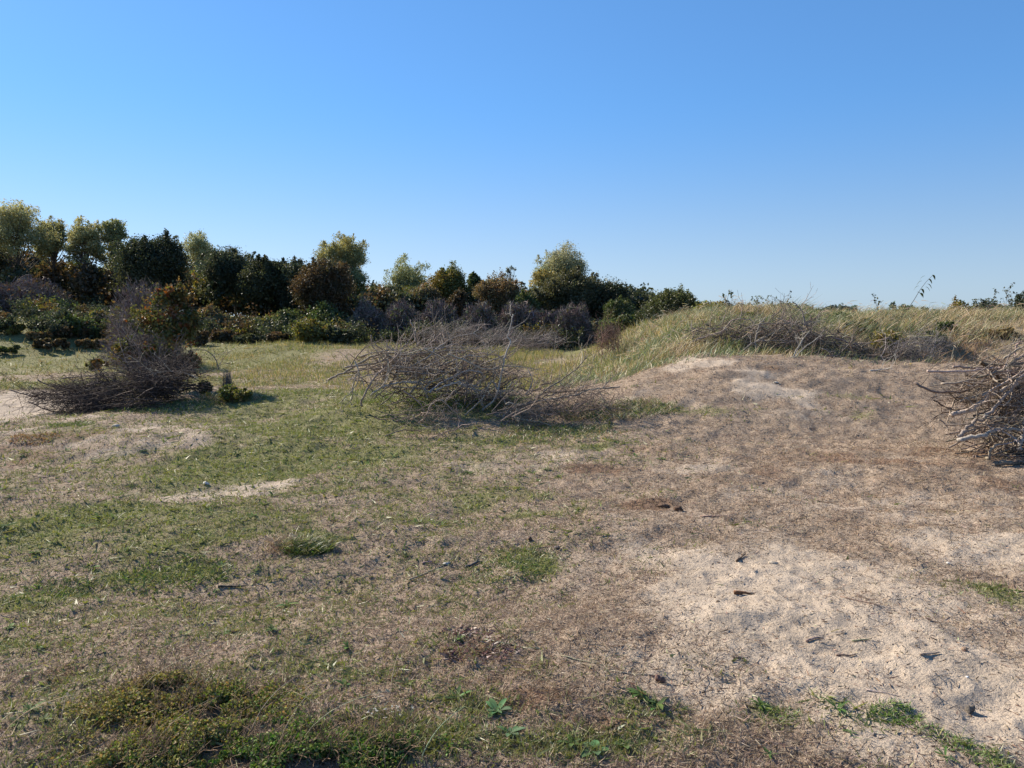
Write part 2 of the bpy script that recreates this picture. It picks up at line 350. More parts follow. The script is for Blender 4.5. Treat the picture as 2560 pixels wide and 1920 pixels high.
# ---------------------------------------------------------------- dune grass
def dune_grass():
    rng=np.random.default_rng(5)
    n=250000; y=rng.uniform(14.3,27,n); x=rng.uniform(.2,27,n)
    k=(x<1.1*y)&(rng.random(n)<sm(14.3,16.2,y+.5*(fbm(x*.9,y*.9,2,3)-.5)*3)*sm(.3,2.6,x)*(.35+.65*(1-sm(21,27,y))))
    bare=ga(x,y,9.9,16.1,1.5,1.5)
    k&=rng.random(n)>bare*.55
    x=x[k];y=y[k]; tn=fbm(x*1.6,y*1.6,3,13); k=rng.random(len(x))<np.clip((tn-.34)*4,.10,1); x=x[k];y=y[k]; n=len(x)
    z=Hd(x,y); tone=fbm(x*.8,y*.8,3,17); tn=fbm(x*1.6,y*1.6,3,13); bare=ga(x,y,9.9,16.1,1.6,1.6)
    h=rng.uniform(.12,.42,n)*(.15+1.7*np.clip(tn,.2,.9))*(1-.45*bare)*(.45+.55*sm(14.5,17,y))*(1+.15*sm(19,21,y))
    az=rng.normal(.2,1.2,n); lean=rng.uniform(.05,.9,n)
    T=np.stack([np.cos(az)*lean*h,np.sin(az)*lean*h,h],1); bend=np.stack([np.cos(az)*h*.35,np.sin(az)*h*.35,-h*rng.uniform(.05,.3,n)],1)
    dry=rng.random(n)<np.clip(.34+.26*sm(7,13,x)+(tone-.5)*2.2+bare*.9+.25*sm(18,21,y),.08,.97)
    c=pick([(.17,.20,.07),(.12,.16,.06),(.23,.24,.10),(.15,.19,.10)],rng,n); c[dry]=pick([(.42,.33,.18),(.34,.26,.14),(.50,.40,.24),(.28,.20,.11)],rng,dry.sum())
    ob=(rng.random(n)<bare); c[ob]=pick([(.36,.24,.13),(.42,.28,.17),(.30,.19,.10)],rng,ob.sum())
    mb=MB(); mb.blades(np.stack([x,y,z-.02],1),T,rng.uniform(.006,.014,n),jitcol(c,rng,n,.18,.05),bend,3,rng)
    # flowering stalks with pale heads
    m=900; y=rng.uniform(15,23.5,m); x=rng.uniform(.6,17,m); k=(x<.74*y)&(rng.random(m)<sm(.6,3.2,x)); x=x[k];y=y[k];m=len(x); z=Hd(x,y)
    h=rng.uniform(.34,.62,m)*(.6+.4*sm(1,4,x)); az=rng.normal(.1,.6,m); T=np.stack([np.cos(az)*h*.15,np.sin(az)*h*.1,h],1); bend=np.stack([np.cos(az)*h*.22,np.sin(az)*h*.1,-h*.08],1)
    st=jitcol((.42,.34,.2),rng,m,.15); mb.blades(np.stack([x,y,z],1),T,np.full(m,.006),st,bend,3,rng)
    top=np.stack([x,y,z],1)+T+bend; hd=np.stack([np.cos(az)*.10,np.sin(az)*.05,.02+rng.uniform(-.05,.05,m)],1)*rng.uniform(.8,1.4,(m,1))
    mb.blades(top-hd*.8,hd*1.7,np.full(m,.014),jitcol((.50,.41,.27),rng,m,.12),np.stack([0*h,0*h,-.04+0*h],1),3,rng)
    tag(link('dune_grass',mb.mesh('dune_grass'),GRASS),'tall green and straw-coloured grass clothing the dune ridge','grass',kind='stuff')
    # taller meadow grass behind the centre heap
    n=50000; y=rng.uniform(13.6,46,n)**1.0; x=rng.uniform(-14,5,n); k=(fbm(x*.6,y*.4,3,19)>.47)&(y>16+.6*np.maximum(0,-x-2)); x=x[k];y=y[k];n=len(x); z=Hd(x,y)
    h=rng.uniform(.08,.24,n)*np.where(x>-1,1.5,.8); az=rng.uniform(0,6.28,n); T=np.stack([np.cos(az)*h*.4,np.sin(az)*h*.4,h],1)
    c=pick([(.20,.20,.065),(.33,.27,.12),(.40,.32,.16),(.14,.17,.05)],rng,n,[.3,.3,.2,.2]); mb=MB(); mb.blades(np.stack([x,y,z],1),T,rng.uniform(.012,.026,n),jitcol(c,rng,n,.15,.05),None,2,rng)
    tag(link('meadow_grass',mb.mesh('meadow_grass'),GRASS),'yellow-green meadow grass on the flat between heaps and trees','grass',kind='stuff')
dune_grass(); print('dune',time.time()-T0)
# ---------------------------------------------------------------- trees
PAL={
 'oak':[(.042,.052,.024),(.060,.070,.030),(.036,.044,.022),(.078,.080,.034)],
 'greyoak':[(.055,.070,.035),(.075,.090,.045),(.04,.052,.028),(.10,.10,.05)],
 'poplar':[(.42,.36,.15),(.33,.32,.15),(.24,.25,.12),(.18,.19,.09)],
 'pale':[(.30,.31,.16),(.24,.27,.14),(.38,.35,.16)],
 'brown':[(.10,.068,.032),(.08,.062,.028),(.125,.080,.038),(.065,.058,.026)],
 'yellow':[(.22,.19,.045),(.15,.15,.04),(.09,.11,.03),(.19,.14,.04)],
 'orange':[(.19,.135,.062),(.15,.12,.055),(.13,.125,.05),(.22,.145,.07)],
 'green':[(.085,.115,.035),(.11,.135,.042),(.065,.085,.028),(.15,.15,.055)],
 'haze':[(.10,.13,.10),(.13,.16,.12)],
 'bright':[(.11,.135,.035),(.14,.155,.045),(.085,.105,.03)],
 'autumn':[(.15,.13,.04),(.17,.11,.04),(.10,.11,.035),(.06,.07,.025),(.10,.10,.03),(.20,.085,.035)],
 'twig':[(.24,.185,.165),(.18,.135,.125),(.30,.24,.21),(.13,.10,.09)],
 'straw':[(.36,.27,.13),(.30,.24,.12),(.26,.19,.09)],
}
def crown(mb,rng,c,rx,ry,rz,nl,lr,nleaf,size,pal,hi=None,fill=.35,clump=24,flat=.8,jit=.22,shoots=.10):
    """leaf clumps through uneven lobes, with sprays that break the outline; returns lobe centres"""
    d=nrm(rng.normal(0,1,(nl,3))); d[:,2]=np.where(d[:,2]<-.5,-d[:,2],d[:,2]); rad=rng.uniform(fill,1,nl)**.6*rng.uniform(.82,1.08,nl)
    q=np.clip(rng.lognormal(-.05,.38,nl),.4,1.9)
    Lr=np.minimum(rx,rz)*lr*q; Lc=c+d*rad[:,None]*np.array([rx,ry,rz])*(1-np.minimum(lr*q*.72,.6))[:,None]
    tone=rng.choice(len(pal),nl); lv=rng.normal(0,.14,nl)
    w=q**2; k=rng.choice(nl,max(1,nleaf//clump),p=w/w.sum()); dd=nrm(rng.normal(0,1,(len(k),3))+np.array([0,0,.25])); cc=Lc[k]+dd*(Lr[k]*rng.uniform(.45,1.15,len(k)))[:,None]*np.array([1,1,flat])
    ctone=np.where(rng.random(len(k))<.6,tone[k],rng.choice(len(pal),len(k)))
    cv=rng.normal(0,.14,len(k))+lv[k]*.8
    i=np.repeat(np.arange(len(k)),clump); P=cc[i]+np.clip(rng.standard_t(4,(len(i),3)),-1.9,1.9)*(Lr[k][i]*jit*.75)[:,None]
    col=np.asarray(pal)[ctone[i]]*np.clip(1+cv[i],.4,1.7)[:,None]
    ns=int(nl*3*shoots*10/3) if shoots else 0
    if ns:
        k2=rng.integers(0,nl,ns); dv=nrm(nrm(Lc[k2]-c+1e-6)+np.array([0,0,.7])+rng.normal(0,.35,(ns,3))); m=max(6,int(nleaf*shoots/ns)); t=rng.uniform(0,1,(ns,m))
        S=Lc[k2][:,None,:]+dv[:,None,:]*(Lr[k2][:,None]*(.6+t*.8*rng.uniform(.5,1.2,(ns,1))))[:,:,None]+rng.normal(0,1,(ns,m,3))*(Lr[k2]*.09)[:,None,None]
        P=np.concatenate([P,S.reshape(-1,3)]); col=np.concatenate([col,np.repeat(np.asarray(pal)[tone[k2]],m,0)])
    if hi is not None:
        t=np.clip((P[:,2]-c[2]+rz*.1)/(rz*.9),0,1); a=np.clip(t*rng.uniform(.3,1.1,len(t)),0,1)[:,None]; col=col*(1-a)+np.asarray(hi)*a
    sz=size*rng.uniform(.55,1.5,len(P)); mb.leaves(P,sz,jitcol(col,rng,len(P),.14,.04),rng,up=.5)
    return Lc,Lr
def tree(px,top,wpx,dist,kind,label,seed,name='tree',airy=0,base=.25,leafn=7000,size=.16,hi=None,group=None,trunkc=(.10,.085,.07),cat='tree',lean=0,mult=1,depthw=.85):
    rng=np.random.default_rng(seed); P=pt(px,top,dist); x,y=P[0],P[1]; g=H(x,y); Ht=P[2]-g; W=wpx/F*dist
    e=empty(name,(x,y,g),label,cat,group)
    zc=Ht*(base+(1-base)/2); rz=Ht*(1-base)/2*(1.13 if airy else 1.08); rx=W/2
    mb=MB(); nl=int((90 if airy else 40)*mult); lr=.17 if airy else .32; rx=rx*(1.2 if airy else 1.15)
    Lc,Lr=crown(mb,rng,np.array([lean,0,zc]),rx,rx*depthw,rz,nl,lr,int(leafn*(3.3 if airy else 4.6)),size*.47,PAL[kind],hi,fill=.12 if airy else .25,clump=9 if airy else 16,jit=.34 if airy else .24)
    link('crown',mb.mesh('crown'),LEAF,e)
    tb=MB(); tr=max(.06,Ht*.017); 
    pth=[np.array([0,0,-.3])]; 
    for k in range(1,7): pth.append(np.array([lean*k/6+rng.normal(0,.012*Ht),rng.normal(0,.012*Ht),Ht*.88*k/6]))
    pth=np.array(pth); rr=tr*np.linspace(1.25,.12,7); tb.tube(pth,rr,trunkc,7)
    for q in Lc[:40 if airy else 22]:
        f=np.clip((q[2]/Ht-.22)*.95,.10,.85); k=f*6; i=int(k); s=pth[i]*(1-(k-i))+pth[min(6,i+1)]*(k-i)
        if q[2]<s[2]: s=s*np.array([1,1,q[2]*.8/max(s[2],.01)])
        midp=(s+q)/2+np.array([0,0,-.04*Ht])+rng.normal(0,.02*Ht,3)
        t=np.linspace(0,1,6)[:,None]; cur=(1-t)**2*s+2*t*(1-t)*midp+t*t*q
        tb.tube(cur,tr*(.42 if airy else .38)*np.linspace(1,.2,6),trunkc,4,False)
    link('trunk',tb.mesh('trunk',True),BARK,e)
    return e
PH=(.46,.42,.19)
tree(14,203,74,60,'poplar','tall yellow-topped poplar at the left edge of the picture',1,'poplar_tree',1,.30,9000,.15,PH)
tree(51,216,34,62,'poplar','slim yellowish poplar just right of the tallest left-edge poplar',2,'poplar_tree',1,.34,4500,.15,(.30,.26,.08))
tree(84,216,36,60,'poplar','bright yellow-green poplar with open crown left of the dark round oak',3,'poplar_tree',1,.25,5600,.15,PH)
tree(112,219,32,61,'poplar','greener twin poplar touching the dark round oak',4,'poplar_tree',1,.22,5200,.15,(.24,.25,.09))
tree(155,236,66,56,'oak','dark rounded oak between the poplars and the pale far tree',5,'oak_tree',0,.05,15000,.17)
tree(200,233,44,92,'pale','pale feathery tree rising behind the dark oaks',46,'poplar_tree',1,.3,6000,.2,(.34,.34,.18))
tree(234,247,54,60,'greyoak','grey-green oak right of the pale feathery tree',7,'oak_tree',0,.05,13000,.17)
tree(268,252,52,58,'oak','dark green oak in the middle of the left wood',8,'oak_tree',0,.05,12000,.17)
tree(298,259,40,57,'greyoak','smaller dark oak beside the brown-leaved oak',9,'oak_tree',0,.05,8000,.17)
tree(324,261,56,53,'brown','brown-leaved oak in front of the tall lone poplar',10,'oak_tree',0,.04,12500,.16)
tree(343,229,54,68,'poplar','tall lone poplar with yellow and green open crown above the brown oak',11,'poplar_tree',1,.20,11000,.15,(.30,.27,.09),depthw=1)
tree(372,284,34,80,'green','small distant tree right of the tall lone poplar',12,'tree',0,.05,3500,.2)
tree(407,256,46,74,'pale','airy pale willow-like tree between the lone poplar and the golden oak',13,'tree',1,.22,6000,.16,(.27,.28,.11))
tree(400,287,62,66,'yellow','broad yellow-green tree below the airy pale tree',14,'tree',0,.04,7500,.17)
tree(447,263,40,62,'yellow','golden-green oak with broken top left of the little red tree',15,'oak_tree',0,.05,9000,.16)
tree(424,283,34,60,'orange','olive-brown small tree at the left foot of the golden-green oak',16,'tree',0,.04,6000,.16)
tree(474,268,24,63,'green','narrow dark green tree just right of the golden-green oak',17,'tree',0,.05,4500,.16)
tree(460,284,22,57,'brown','little reddish-brown tree under the golden-green oak',18,'tree',0,.05,4000,.15)
tree(500,275,54,59,'orange','orange-brown tree in front of the slender birch',19,'tree',0,.04,11000,.15)
tree(510,260,15,64,'haze','slender grey birch sticking up above the orange-brown tree',20,'birch_tree',1,.3,420,.13,(.20,.21,.15),mult=.35)
tree(528,287,30,57,'green','low olive tree between the orange-brown tree and the great yellow poplar',21,'tree',0,.05,5000,.15)
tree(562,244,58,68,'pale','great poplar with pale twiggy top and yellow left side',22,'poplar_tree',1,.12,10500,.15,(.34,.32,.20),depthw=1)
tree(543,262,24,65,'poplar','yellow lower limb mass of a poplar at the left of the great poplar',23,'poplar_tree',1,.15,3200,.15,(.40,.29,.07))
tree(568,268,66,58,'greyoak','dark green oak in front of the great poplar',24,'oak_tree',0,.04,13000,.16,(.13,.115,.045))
tree(606,281,50,58,'oak','dark bushy oak to the right of the great poplar',25,'oak_tree',0,.04,10000,.16)
tree(619,297,32,50,'green','light green bushy tree with willow look left of the far hazy trees',26,'tree',0,.02,6500,.13)
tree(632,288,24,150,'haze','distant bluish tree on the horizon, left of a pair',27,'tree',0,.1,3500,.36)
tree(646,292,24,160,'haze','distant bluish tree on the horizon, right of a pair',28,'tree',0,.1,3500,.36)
tree(674,288,50,40,'greyoak','round dark thicket tree standing alone where the dune begins',29,'tree',0,.02,12000,.11,(.12,.13,.035))
tree(650,303,34,42,'oak','low dark bush at the left foot of the round thicket tree',30,'bush',0,.02,6000,.11,cat='bush')
tree(78,262,36,66,'yellow','yellow-green young tree under the left poplars',31,'tree',0,.05,5500,.15)
tree(30,268,70,68,'oak','shaded oak beneath the tallest left-edge poplar',32,'oak_tree',0,.04,10000,.18)
tree(-22,240,60,62,'oak','dark tree cut by the left edge of the picture',33,'oak_tree',0,.04,9000,.18)
tree(112,272,56,64,'oak','shaded oak beneath the bright twin poplars',34,'oak_tree',0,.04,9000,.18)
print('trees',time.time()-T0)
def wood():
    rng=np.random.default_rng(77); mb=MB()
    prx=[-160,0,50,66,75,118,130,185,205,240,300,345,365,400,440,475,530,590,640,660]; pry=[240,238,246,268,266,262,250,252,262,254,262,268,288,284,278,282,284,284,296,306]
    for i in range(150):
        px=rng.uniform(-150,655); d=rng.uniform(66,84); top=np.interp(px,prx,pry)+rng.uniform(3,14)
        P=pt(px,top,d); g=H(P[0],P[1]); h=P[2]-g
        if h<1: continue
        u=rng.random(); pal=PAL['oak'] if u<.4 else PAL['greyoak'] if u<.7 else PAL['green'] if u<.8 else PAL['yellow'] if u<.92 else PAL['brown']
        crown(mb,rng,np.array([P[0],P[1],g+h*.46]),rng.uniform(1.8,3.4),2,h*.52,12,.42,1700,.20,pal,clump=16,jit=.3)
    for i in range(110):
        px=rng.uniform(-150,650); d=rng.uniform(58,66); P=pt(px,300,d); g=H(P[0],P[1]); h=rng.uniform(2.2,4.2)
        crown(mb,rng,np.array([P[0],P[1],g+h*.40]),rng.uniform(1.6,2.6),1.5,h*.55,9,.45,900,.17,PAL['oak'] if rng.random()<.6 else PAL['brown'],clump=14,jit=.3)
    tag(link('distant_wood',mb.mesh('distant_wood'),LEAF),'dark mass of far woodland behind the separate trees','woodland',kind='stuff')
    mb=MB()
    for i in range(250):
        if rng.random()<.5: px=rng.uniform(195,600); d=rng.uniform(45,53); hh=rng.uniform(.7,1.7)
        else: px=rng.uniform(-60,215); d=rng.uniform(44,57); hh=rng.uniform(.5,1.6)
        P=pt(px,330,d)
        if px<205 and rng.random()<.75: P=hit(px,rng.uniform(316,343)); hh=rng.uniform(.45,1.25); P=P if P[1]<62 else pt(px,330,52)
        g=H(P[0],P[1]); u=rng.random(); pal=PAL['oak'] if u<.38 else PAL['brown'] if u<.62 else PAL['greyoak'] if u<.88 else PAL['green'] if u<.94 else PAL['yellow']
        crown(mb,rng,np.array([P[0],P[1],g+hh*.35]),hh*rng.uniform(.7,1.5),hh*.8,hh*.65,8,.5,520,.075,pal,clump=12,jit=.34,shoots=.2)
    tag(link('scrub_belt',mb.mesh('scrub_belt'),LEAF),'low dark continuous scrub along the meadow edge below the trees','scrub',kind='stuff')
    mb=MB()
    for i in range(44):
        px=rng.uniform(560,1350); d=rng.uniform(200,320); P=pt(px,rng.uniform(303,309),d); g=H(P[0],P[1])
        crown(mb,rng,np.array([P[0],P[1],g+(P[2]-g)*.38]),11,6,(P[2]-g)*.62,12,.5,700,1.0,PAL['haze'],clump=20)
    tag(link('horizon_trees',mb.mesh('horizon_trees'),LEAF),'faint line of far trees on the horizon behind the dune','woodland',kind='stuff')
wood()
# ---------------------------------------------------------------- bushes
def bush(px,top,wpx,base,kind,label,seed,dist=None,n=3000,size=.07,group=None,flat=1.0,twigs=0,name='bush'):
    """px,base pick the spot on the ground; a bush of leaf clumps on short stems"""
    rng=np.random.default_rng(1000+seed)
    if dist is None: h0=hit(px,base)
    else:
        p=pt(px,base,dist); h0=np.array([p[0],dist,H(p[0],dist)])
    d=h0[1]; Ht=max(.15,pt(px,top,d)[2]-h0[2]); W=wpx/F*d
    e=empty(name,tuple(h0),label,'bush',group); mb=MB()
    Lc,Lr=crown(mb,rng,np.array([0,0,Ht*.38]),W*.64,W*.50,Ht*.58,15,.40,int(n*2.2),size*.72,PAL[kind],None,fill=.1,clump=10,jit=.34,shoots=.22)
    link('foliage',mb.mesh('foliage'),LEAF,e)
    tb=MB()
    for q in Lc:
        b=np.array([rng.normal(0,W*.06),rng.normal(0,W*.06),-.08]); t=np.linspace(0,1,5)[:,None]; m=(b+q)/2+rng.normal(0,.06*W,3)
        tb.tube((1-t)**2*b+2*t*(1-t)*m+t*t*(q*1.12),max(.006,Ht*.012)*np.linspace(1.4,.3,5),(.16,.13,.11),4,False)
    link('stems',tb.mesh('stems'),BARK,e); return e
def bare_bush(px,top,wpx,base,label,seed,dist=None,n=9000,pal='twig',leafy=.04,lk='autumn',tw=.012,group=None,name='bare_bush',tl=.35):
    rng=np.random.default_rng(2000+seed)
    if dist is None: h0=hit(px,base)
    else:
        p=pt(px,base,dist); h0=np.array([p[0],dist,H(p[0],dist)])
    d=h0[1]; Ht=pt(px,top,d)[2]-h0[2]; W=wpx/F*d
    e=empty(name,tuple(h0),label,'bush',group); mb=MB()
    dirs=nrm(rng.normal(0,1,(n,3))); dirs[:,2]=np.abs(dirs[:,2]); rad=rng.uniform(.25,1,n)**.6
    lump=1+.28*(fbm(dirs[:,0]*2.2+seed,dirs[:,1]*2.2+dirs[:,2]*2,2,seed)-.5)*2
    P=dirs*rad[:,None]*lump[:,None]*np.array([W/2,W*.4,Ht*.96])
    T=nrm(dirs+rng.normal(0,.55,(n,3))+np.array([0,0,.15]))*rng.uniform(.4,1.2,(n,1))*tl
    P=P-T*.7; P[:,2]=np.maximum(P[:,2],.02)
    mb.blades(P,T,np.full(n,tw)*rng.uniform(.5,1.4,n),jitcol(pick(PAL[pal],rng,n),rng,n,.2),rng.normal(0,.12,(n,3))*tl,2,rng)
    link('twigs',mb.mesh('twigs'),DEAD,e)
    tb=MB()
    for i in range(14):
        a=rng.uniform(0,6.28); q=np.array([math.cos(a)*W*.36*rng.random(),math.sin(a)*W*.3*rng.random(),Ht*rng.uniform(.6,.9)]); b=np.array([rng.normal(0,.1),rng.normal(0,.1),-.1])
        t=np.linspace(0,1,6)[:,None]; m=(b+q)/2+rng.normal(0,.08*W,3); tb.tube((1-t)**2*b+2*t*(1-t)*m+t*t*q,max(.01,Ht*.014)*np.linspace(1.5,.3,6),(.16,.13,.12),4,False)
    link('stems',tb.mesh('stems'),BARK,e)
    if leafy>0:
        m=int(n*leafy); k=rng.integers(0,n,m); lb=MB(); lb.leaves(P[k]+T[k]*.5,np.full(m,tw*5.5),jitcol(pick(PAL[lk],rng,m),rng,m,.2),rng); link('leaves',lb.mesh('leaves'),LEAF,e)
    return e
# grey-purple leafless thicket in front of the trees
for i,(px,top,w,d,lab) in enumerate([(366,301,46,50,'leafless purple-grey bush at the left end of the bare thicket'),(402,297,50,49,'broad leafless grey bush second from the left in the bare thicket'),
    (440,298,48,50,'leafless grey bush in the middle of the bare thicket'),(480,301,46,48,'darker leafless bush right of the thicket middle'),(520,299,52,49,'leafless bush mixed with green below the orange-brown tree'),
    (572,299,48,47,'rounded purple-grey leafless bush right of the others, alone among dark oaks'),(548,306,36,50,'low leafless bush between the thicket and the rounded purple one')]):
    bare_bush(px,top,w,345,lab,i,dist=d,n=9000,tw=.03,tl=.6,leafy=.10,lk='greyoak',group='bare thicket bushes below the tree line')
bare_bush(22,278,96,318,'dark leafless bush under the left-edge poplar',20,dist=50,n=13000,tw=.03,tl=.6,leafy=.15,lk='brown')
bare_bush(143,273,84,330,'high dome of grey-brown bare twigs behind the autumn hawthorn',21,dist=34,n=12000,tw=.018,tl=.45,leafy=.10,lk='yellow')
B=[ (212,308,30,338,'orange','low orange-brown bush right of the autumn hawthorn',46),(236,317,16,336,'bright','small vivid green bush in the row before the dark oaks',46),
 (225,328,46,345,'brown','dark brown low bush beneath the vivid green one',45),(262,315,26,340,'yellow','yellowish bush in the row before the dark oaks',47),
 (284,308,26,338,'green','fresh green bush between the yellowish bush and the tall leafy one',47),(276,332,44,348,'brown','dark low scrub at the meadow edge below the fresh green bush',44),
 (325,299,46,342,'green','tall bushy green and yellow shrub below the brown oak',44),(312,320,34,345,'yellow','yellow-brown shrub at the left foot of the tall bushy shrub',43),
 (345,325,34,345,'oak','dark green bush beside the tall bushy shrub',43),(250,334,50,350,'oak','low dark bush on the shaded meadow edge',43),
 (372,322,30,342,'greyoak','grey-green bush at the left below the bare thicket',44),(396,326,28,342,'green','green bush in front of the bare thicket left part',42),
 (420,328,28,342,'brown','brownish low bush in front of the bare thicket middle',42),(446,330,26,344,'greyoak','dull green bush just behind the centre brush heap',42),
 (500,322,40,342,'oak','dark green bush beneath the bare thicket right part',45),(545,320,40,342,'oak','dark bush below the leafless bushes near the gap',44),
 (596,318,40,340,'oak','deep green bush under the rounded purple bush',43),(622,316,44,342,'green','leafy bush with dull yellow leaves near the dune foot',42),
 (15,324,40,334,'yellow','yellow-green low bush at the left edge on the hillside',34),(38,331,30,342,'orange','tawny bush on the left hillside',33),
 (50,337,40,352,'brown','dark brown dome bush casting a long shadow on the left meadow',28),(78,318,38,335,'bright','dark-bottomed vivid green bush on the left hillside',35),
 (100,310,26,330,'yellow','yellowish upright bush left of the hawthorn top',36),(92,338,38,350,'orange','orange-tinged scrub left of the hawthorn',31),
 (118,326,36,345,'brown','brown bush close behind the hawthorn, left side',32),(198,330,30,346,'brown','brown bush close behind the hawthorn, right side',36),
 (8,345,36,356,'green','green low scrub at the left edge of the meadow',28),(60,325,24,336,'green','small green sapling bush on the left hillside',36)]
for i,(px,top,w,base,k,lab,d) in enumerate(B):
    g_=hit(px,base); dd=min(max(g_[1],d),56); bush(px,top,w,base,k,lab,i,dist=dd,n=4200,size=.0024*dd)
# bushes on and behind the dune ridge
for i,(px,top,w,base,k,lab,d,n,s) in enumerate([(712,300,46,330,'yellow','yellow-green bush breaking the skyline at the left of the dune ridge',27,3500,.07),
 (734,302,26,330,'greyoak','green-grey bush on the skyline above the dune heap',26,2200,.06),(782,304,22,330,'green','small green bush in the grass on the ridge',24,1600,.05),
 (803,303,18,330,'brown','small reddish bush on the ridge crest',24,1400,.05),(908,303,30,335,'green','low green bush on the ridge below the tall leafy shoot',23,2400,.045),
 (958,296,22,330,'yellow','rounded olive bush on the skyline right of the tall shoot',34,1800,.08),(983,298,34,330,'greyoak','wider grey-green bush on the skyline beside the rounded olive one',35,2200,.08),
 (1026,294,30,330,'greyoak','dark layered bush at the right edge on the skyline',26,1900,.06),(932,332,40,362,'green','dense green bush with a dark hollow on the dune slope',17.2,5200,.035),
 (850,322,44,362,'green','green bush in the grass right of the dune heap',18,4200,.035),(820,322,50,360,'green','leafy green patch of bush behind the dune heap',19,4200,.035),
 (1000,326,40,350,'straw','tawny bush on the upper dune slope at the right',17.5,3400,.035)]):
    bush(px,top,w,base,k,lab,60+i,dist=d,n=n,size=s)
rg=np.random.default_rng(808)
DS=[(745,312,26,'yellow','olive scrub just behind the top of the dune heap'),(838,312,24,'green','green scrub patch in the ridge grass right of the dune heap'),(866,318,26,'yellow','yellowish scrub in the ridge grass right of the dune heap'),
 (888,328,30,'yellow','olive scrub halfway up the dune slope'),(945,322,24,'green','green scrub above the dark hollow on the slope'),(905,344,26,'brown','dull brown scrub at the dune foot')]
for i,(px,top,w,k,lab) in enumerate(DS): bush(px,top,w,top+14,k,lab,200+i,dist=(16.5 if top>=325 else 18.5 if top>315 else 20)+rg.uniform(-.5,.5),n=1700,size=.045,group='scrub patches in the dune grass')
print('bushes',time.time()-T0)
# autumn hawthorn behind the left heap
def hawthorn():
    rng=np.random.default_rng(404); y=15.5; p=pt(158,392,y); g=H(p[0],y); S=y/F
    e=empty('hawthorn',(p[0],y,g),'hawthorn with orange and green autumn leaves rising from the left brush heap','shrub')
    out=[]
    for i in range(26):
        a=rng.uniform(0,6.28); grow(rng,(rng.normal(0,.12),rng.normal(0,.12),-.05),(math.cos(a)*.5-.15,math.sin(a)*.4,1),rng.uniform(.9,1.75),.020,2,out,.16,.02,(3,6),7,(.35,.6),1.0)
    tb=MB()
    for P,r,d in out: tb.tube(P,np.maximum(r,.0035),jitcol((.20,.165,.145),rng,1,.15,.02)[0],4,False)
    link('branches',tb.mesh('branches'),BARK,e)
    mb=MB()
    for cx,cy,rx,ry,n in [(176,302,19,18,3000),(172,332,26,22,5200),(163,358,27,16,4200),(188,366,20,12,2400),(132,352,26,14,1400),(143,325,24,20,900),(100,366,16,8,900),(188,322,14,20,1800),(150,376,30,10,2000)]:
        q=pt(cx,cy,y)-np.array([p[0],y,g]); crown(mb,rng,q,rx*S,.55,ry*S,16,.4,n,.038,PAL['autumn'],None,clump=10)
    link('foliage',mb.mesh('foliage'),LEAF,e)
hawthorn()
# ---------------------------------------------------------------- brush heaps
GW=(.32,.255,.20); DK=(.18,.14,.11)
def traced(px,y,r,label,group,col=GW,seed=0,name='dead_branch',tw=5,twl=.35,dy=0,ends=None):
    """a bare branch through picture points, laid at depth y (dy: depth change along it)"""
    rng=np.random.default_rng(3000+seed); m=len(px); K=[]; r=r*(1.05 if 'centre' in (group or '') else 1.12 if 'edge' in (group or '') else .85)
    for i,(a,b) in enumerate(px): K.append(pt(a,b,y+dy*i/max(1,m-1)+rng.normal(0,.03)))
    K=np.array(K); t=np.linspace(0,m-1,m*5); P=np.zeros((len(t),3))
    for j,tt in enumerate(t):
        i=min(int(tt),m-2); f=tt-i; p0=K[max(i-1,0)];p1=K[i];p2=K[i+1];p3=K[min(i+2,m-1)]
        P[j]=.5*((2*p1)+(-p0+p2)*f+(2*p0-5*p1+4*p2-p3)*f*f+(-p0+3*p1-3*p2+p3)*f**3)
    P+=rng.normal(0,r*.35,P.shape)
    P[:,2]=np.maximum(P[:,2],Hd(P[:,0],P[:,1])+r*.4)
    base=P[0].copy(); Q=P-base
    mb=MB(); mb.tube(Q,r*np.linspace(1,.45,len(Q)),jitcol(col,rng,1,.15,.025)[0],7)
    out=[]
    for i in range(tw):
        j=rng.integers(2,len(Q)-1); d=nrm(Q[j]-Q[j-1]); q=nrm(np.cross(d,rng.normal(0,1,3))); grow(rng,Q[j],d*.7+q,twl*rng.uniform(.5,1.4),r*.42,1,out,.22,0,(1,4),5,(.4,.7))
    for A,rr,_ in out: mb.tube(A,np.maximum(rr,.0025),jitcol(col,rng,1,.15,.025)[0],4,False)
    e=tag(link(name,mb.mesh(name,True),DEAD,None,tuple(base)),label,'branch',group)
    if ends:
        d=nrm(Q[0]-Q[1]); a=nrm(np.cross(d,[0,0,1.])); b=np.cross(d,a); an=np.arange(10)*.6283
        V=d*.003+r*.93*(np.cos(an)[:,None]*a+np.sin(an)[:,None]*b); mb=MB(); mb.add(np.concatenate([V,V+d*.002]),[np.arange(10)[None,:],(np.arange(10)+10)[None,:]],ends); link('cut_face',mb.mesh('cut_face'),DEAD,e)
    return e
